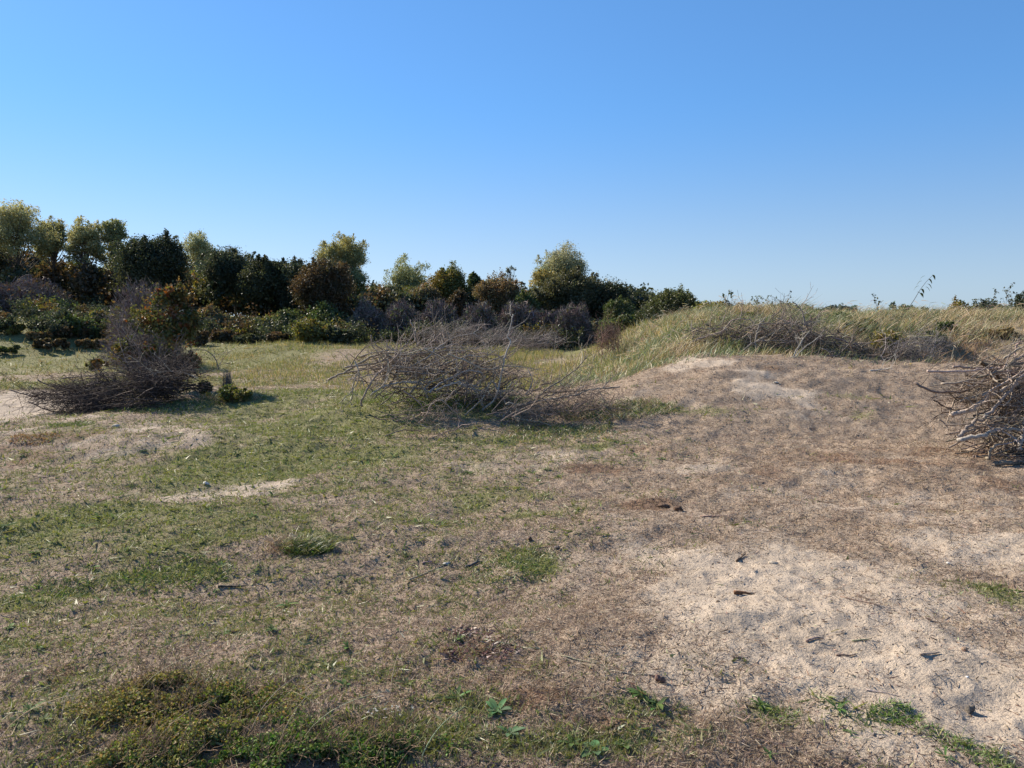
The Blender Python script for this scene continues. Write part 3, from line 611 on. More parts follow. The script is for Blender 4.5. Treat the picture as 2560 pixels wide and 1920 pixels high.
def heap(name,label,boxes,seed,col,n_tw,depth=1,wig=.13,r=.006,fine=6000,flen=.16,fw=.004):
    """tangle of twigs: one object; boxes=(px,py,y,rx_px,ry_px,ry)"""
    rng=np.random.default_rng(seed); mb=MB(); tot=sum(b[6] for b in boxes); TB=[]
    for bx,by,y,rx,rz,ry,w,dr in boxes:
        n=int(n_tw*w/tot)
        for i in range(n):
            u=nrm(rng.normal(0,1,3))*rng.random()**.4; c=pt(bx+u[0]*rx,by+u[1]*rz,y+u[2]*ry)
            d=np.array(dr,float)+rng.normal(0,.5,3)*np.array([1,.8,.6]); out=[]
            L=rng.uniform(.3,1.05); d/=np.linalg.norm(d); grow(rng,c-d*L*.5,d,L,r*rng.uniform(.4,1.5)**1.3,depth,out,wig,-.01,(2,5),7,(.3,.6))
            cc=jitcol(col,rng,1,.32,.03)[0]
            TB+=[(A,rr,cc) for A,rr,_ in out]
        m=int(fine*w/tot); u=nrm(rng.normal(0,1,(m,3)))*(rng.random((m,1))**.4); px=bx+u[:,0]*rx; py=by+u[:,1]*rz; yy=y+u[:,2]*ry
        a=(px-512)/F; b=(384-py)/F; t=yy/(CP+b*SP); P=np.stack([a*t,yy,CZ+(-SP+b*CP)*t],1); gz=Hd(P[:,0],P[:,1]); P[:,2]=np.maximum(P[:,2],gz+.01)
        T=nrm(np.array(dr,float)*.6+rng.normal(0,.8,(m,3)))*rng.uniform(.3,1.5,(m,1))*flen
        mb.blades(P,T,rng.uniform(.5,1.3,m)*fw,jitcol(np.array(col)*.75,rng,m,.3,.03),rng.normal(0,.15,(m,3))*flen,2,rng)
    AL=np.concatenate([A for A,_,_ in TB]); gz=Hd(AL[:,0],AL[:,1]); k=0
    for A,rr,cc in TB:
        A[:,2]=np.maximum(A[:,2],gz[k:k+len(A)]+.005); k+=len(A); mb.tube(A,np.maximum(rr,.0022),cc,4,False)
    return tag(link(name,mb.mesh(name),DEAD),label,'brush heap',kind='stuff')
heap('brush_heap','tangled grey twigs of the big centre brush heap on the mound flank',[(395,366,12.0,40,13,.5,2.2,(1,.1,.2)),(440,366,12.0,50,19,.6,4,(1,.1,.1)),(492,376,12.0,36,18,.5,3,(.7,.1,.4)),(425,350,12.6,40,8,.4,.8,(.8,0,.5)),(470,350,12.6,44,6,.4,.5,(1,0,.1)),(440,390,11.7,46,9,.4,1.5,(1,.1,.25)),(492,396,11.4,34,9,.4,1.2,(.8,.1,.4))],11,(.18,.14,.11),240,1,.24,r=.0085,fine=3600,flen=.13)
heap('brush_heap','sparse dark twigs of the low branch tangle right of the centre heap',[(585,405,11.0,55,16,.6,3,(1,0,.3)),(540,408,10.6,40,16,.4,2,(1,0,.3)),(560,385,11.6,40,14,.4,1,(1,0,.6)),(430,418,9.9,45,10,.3,.8,(1,0,.1))],12,(.22,.165,.13),120,1,.24,fine=1500,r=.0055)
heap('brush_heap','dense dark brown twigs of the left brush heap below the hawthorn',[(125,388,13.2,62,18,.6,3.5,(-1,.1,-.05)),(160,380,13.4,34,18,.6,2.5,(-1,.1,.1)),(70,395,13.0,50,12,.5,1.8,(-1,0,-.05)),(110,408,12.6,60,11,.4,2,(-1,0,-.12)),(175,368,13.8,22,14,.5,1,(.8,0,.4))],13,(.085,.062,.052),700,1,fine=7000)
heap('brush_heap','heaped grey branches and twigs at the right edge of the picture',[(1012,385,8.6,40,30,.5,3,(1,.2,.25)),(1055,400,8.8,60,42,.6,4,(1,.2,.25)),(975,395,8.8,44,18,.4,1.4,(-1,0,.1)),(1000,425,8.4,34,18,.4,1.2,(1,.1,.4)),(1060,370,9.2,60,26,.5,2,(1,0,.3)),(1110,400,8.8,60,50,.7,2,(1,0,.3)),(1020,448,8.4,38,12,.4,1.2,(1,.1,.1)),(1090,450,8.7,60,18,.6,1.8,(1,.1,.1))],14,(.25,.195,.15),460,1,.15,r=.009,fine=5200,flen=.13)
heap('brush_heap','long weathered heap of grey twigs on the dune slope',[(735,333,17.0,46,12,.5,2,(1,0,.3)),(780,338,16.6,46,16,.5,3,(1,0,.15)),(820,345,16.0,40,14,.5,2.5,(1,0,-.3)),(860,355,15.5,34,11,.4,2,(1,0,-.2)),(795,322,17.4,34,12,.4,1.2,(.6,0,.8))],15,(.20,.16,.13),480,1,.22,fine=3400,flen=.2,r=.009)
heap('brush_heap','small grey twig tangle on the slope right of the dune heap',[(905,352,15.3,28,12,.4,2,(.6,0,.4)),(930,345,15.8,22,10,.3,1,(.8,0,.4))],16,(.23,.20,.18),90,1,fine=1500)
heap('brush_heap','grey twig tangle in the meadow behind the centre heap',[(530,340,21,34,9,.6,2,(1,0,.4)),(500,337,22,20,9,.5,1,(.6,0,.8)),(440,335,19,26,9,.5,1.4,(.7,0,.7)),(468,334,19,20,8,.5,1.2,(1,0,.5))],17,(.27,.23,.20),200,1,fine=3000,flen=.25,r=.008)
heap('reed_clump','reddish-brown dead stalks standing where the dune grass begins',[(608,338,21,14,12,.4,1,(0,0,1))],18,(.22,.14,.11),60,1,fine=900,flen=.3)
print('heaps',time.time()-T0)
rw=np.random.default_rng(515)
G1='branches of the centre brush heap'; G2='branches of the right-edge brush heap'; G3='branches of the dune slope heap'; G4='branches of the left brush heap'
Z=lambda L:[(328+a*.0904,320+b*.0904) for a,b in L]
Z6=lambda L:[(312+a*.1537,312+b*.1537) for a,b in L]
Z4=lambda L:[(744+a*.1266,260+b*.1266) for a,b in L]
Z3=lambda L:[(480+a*.1266,220+b*.1266) for a,b in L]
def byground(pxl,off=0): return hit(*pxl)[1]+off
tr=traced; yc=11.4
tr(Z([(370,950),(400,830),(540,610),(640,530),(760,390),(880,250),(950,130),(905,0)]),yc-.1,.016,'long bent branch leaning out of the centre heap with its foot on the grass',G1,seed=1,tw=8,twl=.4)
tr(Z([(0,665),(150,600),(390,550),(640,470),(900,430)]),11.7,.017,'pale branch reaching farthest left from the centre heap onto bare ground',G1,seed=2,tw=6)
tr(Z([(170,590),(380,460),(600,370),(830,365),(1100,310),(1500,315)]),11.6,.018,'long arched branch forming the upper outline of the centre heap',G1,seed=3,tw=9,twl=.4)
tr(Z([(180,525),(500,480),(780,400),(1200,350),(1500,330)]),11.5,.015,'straight grey branch just below the arched one on the centre heap',G1,seed=4,tw=7)
tr(Z([(590,740),(760,700),(910,685),(1060,705)]),11.2,.018,'pale cut branch low in front of the centre heap pointing left',G1,seed=5,tw=3,col=(.36,.32,.27))
tr(Z([(1100,860),(1090,740),(1300,600),(1440,500),(1530,390)]),11.2,.015,'branch rising from a short upright foot at the middle of the centre heap',G1,seed=6,tw=6)
tr(Z([(1110,800),(1260,690),(1400,620),(1560,560),(1710,585)]),11.2,.017,'pale crossing branch ending in a kink at the heap centre',G1,seed=7,tw=5,col=(.36,.32,.28))
tr(Z([(1190,780),(1420,690),(1480,710),(1520,740)]),11.1,.014,'short pale hooked branch in the lower centre heap',G1,seed=8,tw=3,col=(.36,.32,.28))
tr(Z([(1700,1000),(1840,880),(1910,640),(1960,400),(2020,240),(1990,180),(2035,0),(2045,-60)]),11.2,.015,'tallest upright branch at the right end of the centre heap against the trees',G1,seed=9,tw=7,twl=.3,col=(.35,.31,.26))
tr(Z([(1960,395),(1800,450),(1640,520),(1500,600)]),11.25,.012,'side branch running left from the tallest upright branch',G1,seed=10,tw=5)
tr(Z([(1720,960),(1700,800),(1820,690),(1880,560),(1900,430)]),11.2,.013,'slim upright stem beside the tallest branch of the centre heap',G1,seed=11,tw=5)
tr(Z([(1720,980),(1650,820),(1560,720),(1480,640)]),11.2,.012,'stem leaning left from the foot of the tallest branch',G1,seed=12,tw=5)
tr(Z([(1000,1140),(1080,1070),(1140,940),(1250,890),(1360,980),(1470,1095)]),10.2,.013,'arched branch standing in the grass before the centre heap',G1,seed=13,tw=4,twl=.25)
tr(Z([(940,1055),(1000,1140),(1130,1190),(1250,1150),(1380,1210)]),9.9,.010,'thin crooked branch lying on the grass before the arched one',G1,seed=14,tw=5,twl=.25)
tr(Z([(1500,1120),(1440,1095),(1330,1090),(1230,1110)]),10.0,.014,'dark low branch lying under the arched one',G1,seed=15,tw=4,twl=.2,col=DK)
tr(Z([(1290,900),(1380,800),(1450,730),(1500,690)]),10.6,.010,'thin straight branch springing from the top of the arched one',G1,seed=16,tw=3,twl=.2)
tr(Z([(1510,1060),(1700,880),(1740,800),(1800,700)]),10.9,.012,'olive branch leaning from the grass to the right end of the centre heap',G1,seed=17,tw=4,twl=.3,col=(.27,.25,.18))
tr(Z([(510,860),(640,760),(720,670),(900,600)]),11.2,.010,'thin branch slanting to the ground on the left front of the centre heap',G1,seed=18,tw=4)
tr(Z([(905,820),(940,760),(1000,700),(1060,650)]),11.1,.020,'thick dark stub poking out below the centre heap',G1,seed=19,tw=1,col=DK)
tr(Z([(750,570),(900,572),(1100,600),(1300,560)]),11.2,.014,'branch with a pale sawn end inside the centre heap',G1,seed=20,tw=3,col=DK,ends=(.55,.45,.33))
for i,L in enumerate([[(230,660),(420,620),(640,560),(900,520)],[(360,400),(560,350),(760,345),(980,420)],[(640,480),(800,400),(1000,300),(1180,270)],[(1200,330),(1400,270),(1500,300),(1700,330)],[(1540,390),(1700,370),(1850,390),(2000,430)],[(1100,700),(1300,520),(1480,460),(1600,350)],[(480,170),(490,280),(600,420),(740,520)],[(650,220),(650,400),(660,520)],[(800,380),(900,460),(1080,500)],[(1400,800),(1600,640),(1750,520),(1900,480)],[(960,120),(970,220),(1040,420)],[(1750,900),(1900,850),(2000,820)]]):
    tr(Z(L),11.5+.05*(i%3),.011,'grey branch woven into the centre brush heap',G1,seed=30+i,tw=6,twl=.35)
for i in range(22):
    a=np.array([rw.uniform(345,500),rw.uniform(350,398)]); an=rw.choice([rw.uniform(-.5,.1),rw.uniform(-.9,.2),rw.uniform(1.1,2.2)]); L=rw.uniform(35,85); Lp=[]
    for k in range(5): Lp.append(tuple(a)); an+=rw.normal(0,.28); a=a+np.array([math.cos(an),math.sin(an)*.8])*L/4; a[1]=min(a[1],404)
    tr(Lp,rw.uniform(11.1,11.9),rw.uniform(.008,.014),'grey branch woven into the centre brush heap',G1,seed=200+i,tw=5,twl=.3,col=(.37,.305,.245))
tr(Z6([(1240,700),(1290,640),(1430,590),(1560,570),(1700,540),(1840,500),(2000,490)]),10.8,.017,'dark forked limb lying right of the centre heap on the mound foot',G1,seed=50,tw=10,twl=.5,col=(.24,.205,.17))
tr(Z6([(1430,590),(1530,500),(1640,430),(1740,350),(1790,290)]),11.0,.013,'branch of the fallen limb climbing right over the bare mound',G1,seed=51,tw=8,twl=.45)
tr(Z6([(1260,600),(1290,590),(1330,620),(1320,690),(1370,700),(1500,720),(1560,745)]),10.4,.008,'thin pale zigzag branch in front of the fallen limb',G1,seed=52,tw=4,twl=.25,col=(.36,.31,.26))
tr(Z6([(1700,640),(1800,560),(1840,510)]),10.9,.010,'short branch standing up from the right end of the fallen limb',G1,seed=53,tw=4,twl=.35)
tr(Z6([(1390,540),(1430,470),(1425,410),(1400,370)]),11.5,.010,'curved pale stick standing on the mound above the fallen limb',G1,seed=54,tw=1,col=(.36,.32,.27))
yr=8.4
tr(Z4([(1640,1225),(1780,1180),(1950,1070),(2100,1010),(2212,950),(2400,880)]),yr-.1,.026,'thick pale branch with blunt end pointing left from the right heap',G2,seed=60,tw=3,twl=.35,col=(.34,.28,.23))
tr(Z4([(1690,1390),(1800,1290),(1900,1240),(2010,1130),(2212,900),(2350,760)]),yr-.2,.022,'forked branch below the thickest one in the right heap',G2,seed=61,tw=4,twl=.35,col=(.33,.28,.24))
tr(Z4([(1700,1425),(1900,1380),(2050,1330),(2212,1350),(2450,1400)]),yr-.3,.024,'lowest long branch of the right heap with a yellow sawn end',G2,seed=62,tw=3,twl=.3,col=(.32,.28,.24),ends=(.62,.45,.24))
tr(Z4([(1865,810),(1990,905),(2100,1000)]),yr+.1,.020,'dark blunt stub sticking up left out of the right heap',G2,seed=63,tw=1,col=(.10,.07,.045))
tr(Z4([(1350,975),(1520,1040),(1750,1035),(1900,960),(2212,840),(2400,800)]),yr+.2,.013,'slender dark branch reaching far left from the right heap',G2,seed=64,tw=7,twl=.5,col=DK)
tr(Z4([(1500,1100),(1640,1180),(1800,1160),(2000,1090)]),yr+.2,.008,'thin low twig branch under the slender dark one',G2,seed=65,tw=4,twl=.4,col=DK)
tr(Z4([(1540,1260),(1600,1310),(1615,1360)]),yr+.2,.008,'small curved twig left of the sawn branch of the right heap',G2,seed=66,tw=1,twl=.3)
tr(Z4([(1925,1590),(1950,1500),(2040,1440),(2160,1400)]),yr-.3,.016,'bent branch touching the ground at the front of the right heap',G2,seed=67,tw=1)
tr(Z4([(2000,1620),(2100,1600),(2212,1640),(2400,1650)]),byground((1000,465)),.024,'dark log lying on the ground in front of the right heap',G2,seed=68,tw=1,col=DK)
tr(Z4([(2180,1500),(2200,1380),(2212,1250)]),yr-.3,.024,'upright pale stub at the right edge of the picture',G2,seed=69,tw=1,col=(.36,.32,.3))
for i,L in enumerate([[(1450,880),(1700,880),(1950,860),(2212,820)],[(1560,980),(1750,960),(1950,900),(2250,720)],[(1650,840),(1850,850),(2050,830),(2300,790)],[(1900,1240),(2050,1190),(2212,1050)],[(1780,1370),(1920,1300),(2080,1270),(2300,1150)],[(2020,1150),(2060,1050),(2130,960),(2212,870)],[(1900,980),(2050,900),(2212,830),(2400,780)],[(2130,960),(2145,820),(2150,680),(2200,640)],[(1990,900),(2150,790),(2350,700)],[(1880,1400),(2000,1420),(2212,1410)],[(2000,1280),(2040,1150),(2060,1040)],[(1960,1290),(2100,1160),(2260,1100),(2450,1000)],[(1760,1100),(1950,1040),(2212,990)],[(2050,780),(2212,690),(2400,650)],[(1990,1250),(2050,1310),(2212,1260)]]):
    tr(Z4(L),yr+.08*(i%4),.013,'grey branch stacked in the right-edge brush heap',G2,seed=80+i,tw=4,twl=.35)
tr(Z3([(1540,1030),(1700,950),(1900,880),(2000,790),(2150,790)]),16.6,.024,'long straight grey branch at the left of the dune heap',G3,seed=110,tw=5,twl=.5)
tr(Z4([(370,800),(450,650),(520,560)]),14.9,.018,'pale sheaf stem leaning right in front of the dune heap',G3,seed=111,tw=3,twl=.4,col=(.38,.34,.29))
tr(Z4([(385,790),(480,690),(620,590)]),14.9,.014,'second pale stem of the leaning sheaf on the dune heap',G3,seed=112,tw=3,twl=.4,col=(.38,.34,.29))
tr(Z4([(480,540),(475,460),(440,380),(380,330)]),16.6,.024,'thick pale upright branch in the middle of the dune heap',G3,seed=113,tw=7,twl=.6,col=(.34,.30,.26))
tr(Z4([(0,710),(60,660),(150,640),(350,640),(480,660)]),15.8,.015,'level pale branch low on the dune heap',G3,seed=114,tw=5,twl=.4,col=(.36,.32,.28))
tr(Z4([(95,690),(95,600),(120,520),(170,450)]),16.2,.022,'twisted pale stub at the left of the dune heap middle',G3,seed=115,tw=3,twl=.4,col=(.36,.32,.28))
for i,L in enumerate([[(0,540),(180,500),(420,510)],[(100,640),(260,560),(380,470)],[(480,570),(620,620),(760,700)],[(560,680),(700,650),(860,680)],[(760,840),(820,760),(900,700)],[(700,740),(850,700),(1050,720)],[(260,460),(420,520),(560,560)]]):
    tr(Z4(L),16.0,.016,'weathered grey branch lying in the dune slope heap',G3,seed=120+i,tw=5,twl=.4)
tr(Z4([(995,885),(1060,870),(1150,860)]),byground((876,371)),.014,'pale loose branch lying alone in front of the dune slope',None,seed=130,tw=3,twl=.3,col=(.42,.38,.33))
tr(Z4([(1160,720),(1240,800),(1300,860)]),15.0,.014,'grey slanting branch standing right of the dune heap',None,seed=131,tw=4,twl=.5)
L5=lambda L:[(a*.1537,340+b*.1537) for a,b in L]
for i,(L,c,lab) in enumerate([([(1290,250),(1200,215),(1080,205),(950,230)],(.44,.38,.28),'pale sawn branch end at the right of the left heap'),([(1280,205),(1180,200),(1050,215)],(.12,.09,.07),'dark branch butt above the pale sawn one'),
   ([(60,325),(230,370),(420,410),(700,400)],(.11,.085,.08),'longest thin branch stretching left from the left heap over sand'),([(180,400),(330,460),(520,480),(760,440)],(.11,.085,.08),'lower long branch stretching left over the brown bank'),
   ([(240,260),(400,320),(640,340),(900,300)],(.11,.085,.08),'upper long branch fanning left from the left heap'),([(640,0),(760,100),(900,200),(1000,300)],(.13,.10,.09),'branch slanting down through the hawthorn foot'),
   ([(1420,190),(1400,120),(1340,70),(1250,60)],(.16,.13,.11),'arching thin twig right of the left heap')]):
    tr(L5(L),13.0,.013,lab,G4,seed=140+i,tw=5,twl=.5,col=c)
for i,L in enumerate([[(350,300),(520,300),(760,260)],[(400,250),(600,230),(850,200)],[(450,380),(650,380),(900,350)],[(500,430),(700,420),(950,400)],[(600,200),(800,180),(1050,200)],[(900,340),(1050,300),(1250,270)],[(980,330),(1120,240),(1200,170)]]):
    tr(L5(L),13.0+.1*(i%3),.012,'dark branch packed in the left brush heap',G4,seed=160+i,tw=5,twl=.4,col=(.12,.095,.085))
print('branches',time.time()-T0)
# ---------------------------------------------------------------- small shrubs & plants
def leafstrip(mb,base,az,L,w,rise,droop,col,n=6,fold=.25):
    t=np.linspace(0,1,n+1); d=np.array([math.cos(az),math.sin(az),0]); s=np.array([-math.sin(az),math.cos(az),0])
    c=base+d*L*t[:,None]*(1-.15*t[:,None])+np.array([0,0,1])*(rise*L*t-droop*L*t*t)[:,None]
    ww=w*np.sin(math.pi*np.clip(t*.93+.07,0,1))**.8*.5; ww[-1]=.0005
    V=np.concatenate([c-s*ww[:,None]+np.array([0,0,1])*(ww*fold)[:,None],c,c+s*ww[:,None]+np.array([0,0,1])*(ww*fold)[:,None]])
    m=n+1; i=np.arange(n); Q=np.concatenate([np.stack([i,i+m,i+m+1,i+1],-1),np.stack([i+m,i+2*m,i+2*m+1,i+m+1],-1)])
    mb.add(V,[Q],col)
def rosette(px,py,rad,label,seed,group=None,nl=9,narrow=.22,col=(.10,.16,.05),rise=.45,cat='plant',name='weed_rosette'):
    rng=np.random.default_rng(4000+seed); g=hits(px,py); e=MB()
    for i in range(nl):
        L=rad*rng.uniform(.5,1.1)*.8; c=jitcol(col,rng,1,.2)[0]; leafstrip(e,np.array([0,0,.002]),i*2.4+rng.normal(0,.3),L,L*narrow*rng.uniform(.8,1.2),rise*rng.uniform(.3,1.5),rise*.6,c)
    o=link(name,e.mesh(name,True),WEED,None,tuple(g)); return tag(o,label,cat,group)
GR='broad-leaved weeds in the foreground'
RS=[(457,700,.10,'largest leafy rosette in the foreground centre',.2,14),(497,712,.10,'bushy grey-green rosette right of the largest one',.3,18),(510,733,.09,'broad-leaved rosette below the bushy one',.35,9),
 (640,700,.09,'leafy rosette at the lower left border of the sand',.25,12),(655,712,.08,'second rosette touching the sand border',.25,10),(837,712,.09,'dark star-shaped weed on the sand',.14,9),
 (760,708,.07,'green rosette left of the star-shaped weed',.2,12),(595,755,.11,'broad dock-like weed at the bottom edge',.4,8),(625,745,.08,'upright leafy weed beside the dock-like one',.4,7),
 (572,750,.08,'small spread weed left of the dock-like one',.3,8),(770,760,.06,'weed at the bottom right of the litter',.2,8),(945,760,.07,'narrow-leaved weed at the bottom edge under the sand',.15,8),
 (88,685,.05,'bright yellow-green pair of leaves in the left foreground',.35,3),(272,632,.07,'small dark green rosette left of centre',.25,10),(225,635,.06,'tiny rosette with a white leaf near it',.25,8),
 (38,652,.05,'small green weed at the left border',.25,9),(105,650,.04,'tiny pale green weed on the left litter',.25,6),(345,690,.06,'green weed above the creeping shrub',.3,9),
 (30,716,.10,'dark green flat weed in the lower left corner',.15,10),(222,566,.07,'dark low rosette on the left slope',.25,10),(95,600,.05,'pale small rosette on the left slope',.25,7),
 (215,592,.05,'leafy weed beside the dark short stick',.25,8),(545,470,.08,'green rosette on the pale track',.25,9),(385,482,.08,'grassy rosette at the left of the track',.2,9),(850,735,.05,'small weed on the lower sand',.2,7)]
for i,(px,py,r,lab,nw,nl) in enumerate(RS):
    rosette(px,py,r,lab,i,GR,nl,nw,col=(.20,.27,.03) if 'yellow' in lab else ((.10,.17,.075) if 'grey' in lab or 'broad' in lab else (.095,.155,.045)))
def scatter_weeds():
    rng=np.random.default_rng(4321); src=[]; GRP='small weeds scattered through the turf'
    for v in range(7):
        e=MB(); nl=rng.integers(5,10)
        for i in range(nl):
            L=.055*rng.uniform(.5,1.2); leafstrip(e,np.array([0,0,.002]),i*2.4+rng.normal(0,.4),L,L*rng.uniform(.2,.4),.5*rng.uniform(.3,1.5),.3,jitcol(pick([(.10,.16,.04),(.14,.19,.05),(.09,.13,.05)],rng,1)[0],rng,1,.15)[0])
        me=e.mesh('small_weed',True); me.materials.append(WEED); src.append(me)
    n=0
    while n<110:
        r=2.9+8*rng.random()**1.3; a=R(rng.uniform(-36,20)); x=r*math.sin(a); y=r*math.cos(a)
        if rng.random()>masks(np.array([x]),np.array([y]))[1][0]-.12 : continue
        o=bpy.data.objects.new('small_weed',src[rng.integers(0,7)]); COL.objects.link(o); o.location=(x,y,float(Hs(np.array([x]),np.array([y]))[0])); o.rotation_euler=(0,0,rng.uniform(0,6.28)); k=rng.uniform(.5,1.3)*(1+r*.05); o.scale=(k,k,k)
        tag(o,'small green broad-leaved weed lying flat in the short turf','weed',GRP); n+=1
scatter_weeds()
def tuft(px,py,n,h,spread,label,seed,pal,name='grass_tuft',group=None,w=.005,lean=.5,cat='grass tuft'):
    rng=np.random.default_rng(5000+seed); g=hit(px,py); mb=MB(); a=rng.uniform(0,6.28,n); rr=spread*np.sqrt(rng.random(n))
    X=np.cos(a)*rr*1.4; Y=np.sin(a)*rr; Zz=Hs(X+g[0],Y+g[1])-g[2]; hh=h*rng.uniform(.35,1.1,n); b=rng.uniform(0,6.28,n)
    T=np.stack([np.cos(b)*hh*lean,np.sin(b)*hh*lean,hh],1); bend=np.stack([np.cos(b)*hh*.4,np.sin(b)*hh*.4,-hh*.35],1)
    mb.blades(np.stack([X,Y,Zz-.005],1),T,rng.uniform(.5,1.4,n)*w,jitcol(pick(pal,rng,n),rng,n,.2),bend,3,rng)
    return tag(link(name,mb.mesh(name),GRASS,None,tuple(g)),label,cat,group)
gp=[(.10,.15,.035),(.07,.11,.03),(.15,.19,.05),(.20,.20,.08)]; dp=[(.40,.32,.21),(.30,.22,.14),(.24,.16,.10)]; br=[(.13,.21,.035),(.17,.25,.05),(.10,.16,.03)]
tuft(308,551,1100,.11,.12,'big dark green tuft on the left middle slope',1,gp+[(.12,.12,.04)],w=.006)
tuft(288,548,350,.13,.13,'dry brownish stalks beside the big green tuft',2,dp,w=.004)
tuft(962,746,260,.03,.06,'bright green mossy grass patch at the lower right',3,br,w=.004); tuft(932,737,150,.028,.05,'left end of the bright mossy patch at the lower right',4,br,w=.004)
tuft(992,762,200,.03,.06,'lowest bright grass patch at the lower right edge',5,br,w=.004)
tuft(895,717,500,.035,.07,'small bright grass patch on sand right of the star weed',6,br,w=.004); tuft(775,712,180,.03,.06,'bright tuft beside the rosettes at the sand edge',7,br,w=.004)
tuft(60,590,450,.05,.15,'green grass patch on the left slope',8,gp,w=.006); tuft(172,578,900,.05,.28,'wide leafy green patch on the left slope',9,gp,w=.007)
tuft(500,572,450,.045,.2,'green grass patch left of the sand margin',10,br+gp,w=.005); tuft(525,555,450,.045,.22,'pale green grass at the upper sand margin',11,gp+dp,w=.005)
tuft(70,426,400,.10,.25,'yellow-green tuft on the brown bank at the left',12,gp,w=.008); tuft(35,440,400,.07,.22,'rusty tuft on the brown bank at the left',13,[(.25,.14,.07),(.3,.2,.1)],w=.008)
tuft(615,412,2200,.16,.62,'dull green grass under the fallen limb on the mound foot',14,gp[1:]+dp[:2]+[(.09,.10,.05)],w=.008)
tuft(470,400,2200,.16,.75,'green plants growing beneath the centre heap',15,gp,w=.012); tuft(400,398,900,.08,.5,'green grass below the left part of the centre heap',16,gp,w=.010)
tuft(560,435,1200,.09,.6,'straw and green grass in front of the fallen limb',17,gp+dp,w=.008); tuft(160,408,900,.12,.6,'grass at the foot of the left heap',18,gp,w=.010)
tuft(232,398,700,.14,.4,'faded green grass around the twiggy grey plant',19,gp+dp,w=.008)
tuft(480,655,260,.03,.12,'dark reddish dead leaves in the foreground centre',20,[(.20,.13,.11),(.26,.17,.14),(.15,.09,.08)],name='dead_leaf_patch',w=.012,lean=1.0,cat='dead leaves')
tuft(470,632,220,.028,.11,'upper patch of dark reddish dead leaves',21,[(.20,.13,.11),(.26,.17,.14),(.15,.09,.08)],name='dead_leaf_patch',w=.012,lean=1.0,cat='dead leaves')
# low bush near the left heap, twiggy plant
bush(236,386,62,402,'yellow','small dark yellow-green bush right of the left heap',90,n=2600,size=.035); bush(206,381,16,396,'orange','rusty little bush at the left of the small dark bush',91,n=900,size=.03)
bare_bush(228,366,16,396,'pale grey dried weed standing behind the small dark bush',92,dist=14,n=500,pal='twig',leafy=0,tw=.006,tl=.16,name='dried_weed')
# creeping shrub at the bottom
def creeping():
    rng=np.random.default_rng(606); c=hit(235,725); e=empty('creeping_shrub',tuple(c),'low creeping shrub with tiny yellow-green leaves at the bottom left of the foreground','shrub')
    mb=MB(); tb=MB()
    for px,py,rx,ry,n,pal in [(150,715,.24,.18,4200,'autumn2'),(200,745,.28,.18,5200,'mix'),(270,755,.26,.16,4600,'mix2'),(345,757,.22,.12,3200,'mix2'),(120,765,.18,.12,1800,'mix'),(230,705,.20,.14,3000,'mix'),(165,690,.16,.10,1500,'autumn2'),(400,752,.18,.08,1300,'mix2')]:
        pal={'autumn2':[(.24,.22,.06),(.28,.21,.08),(.16,.18,.045),(.34,.28,.13)],'mix':[(.17,.20,.05),(.25,.23,.07),(.12,.16,.04),(.28,.21,.09)],'mix2':[(.10,.17,.035),(.16,.22,.055),(.08,.13,.03),(.22,.22,.08)]}[pal]
        g=hit(px,py)-c; n=int(n*1.9); u=rng.normal(0,.62,(n,2)); X=g[0]+u[:,0]*rx; Y=g[1]+u[:,1]*ry; zz=Hd(X+c[0],Y+c[1])-c[2]
        kk=fbm((g[0]+u[:,0]*rx)*9,(g[1]+u[:,1]*ry)*9,3,15)>(.40+.10*(u**2).sum(1)); u=u[kk]; X=X[kk]; Y=Y[kk]; zz=zz[kk]; n=len(X)
        q=np.exp(-(u**2).sum(1)); Hh=(.012+.045*q)*(.6+.8*fbm(X*14,Y*14,2,5)); P=np.stack([X,Y,zz+Hh*rng.uniform(.35,1,n)],1)
        mb.leaves(P,rng.uniform(.006,.013,n),jitcol(pick(pal,rng,n),rng,n,.25),rng,1.4,.8)
        for i in range(70):
            k=rng.integers(0,n); o=[]; grow(rng,P[k]*np.array([1,1,0])+np.array([0,0,zz[k]-.01]),(rng.normal(),rng.normal(),1.1),.14,.0018,1,o,.25,0,(1,3),4)
            for A,r,_ in o: tb.tube(A,np.maximum(r,.0009),(.24,.16,.10),3,False)
    link('foliage',mb.mesh('foliage'),WEED,e); link('stems',tb.mesh('stems'),BARK,e)
creeping()
# long dry stalks bending over the foreground
rng=np.random.default_rng(99)
for i,(px,py,h,az,lab) in enumerate([(135,700,.32,.4,'leaning'),(250,735,.30,1.0,''),(300,745,.34,.2,''),(150,760,.30,.7,''),(0,745,.30,.2,''),(340,740,.24,2.6,''),(275,760,.38,1.1,''),(420,765,.26,.9,''),(60,735,.2,1.7,''),(390,700,.22,1.5,''),(620,690,.2,2.4,''),(130,640,.16,1.7,'')]):
    g=hit(px,py); P=[]; d=np.array([math.cos(az),math.sin(az)])
    t=np.linspace(0,1,9); P=np.stack([d[0]*h*(.45*t+.5*t*t),d[1]*h*(.3*t+.3*t*t),h*(.9*t-.35*t*t)],1)
    mb=MB(); mb.tube(P,np.linspace(.0016,.0008,9),jitcol((.46,.38,.24),rng,1,.1)[0],4)
    if i%2==0: mb.leaves(P[-3:]+rng.normal(0,.003,(3,3)),np.full(3,.010),np.tile((.45,.36,.22),(3,1)),rng,2.5)
    tag(link('grass_stalk',mb.mesh('grass_stalk'),DRY,None,tuple(g)),'thin dry straw-coloured grass stalk bending over the foreground turf','grass stalk','dry stalks in the foreground')
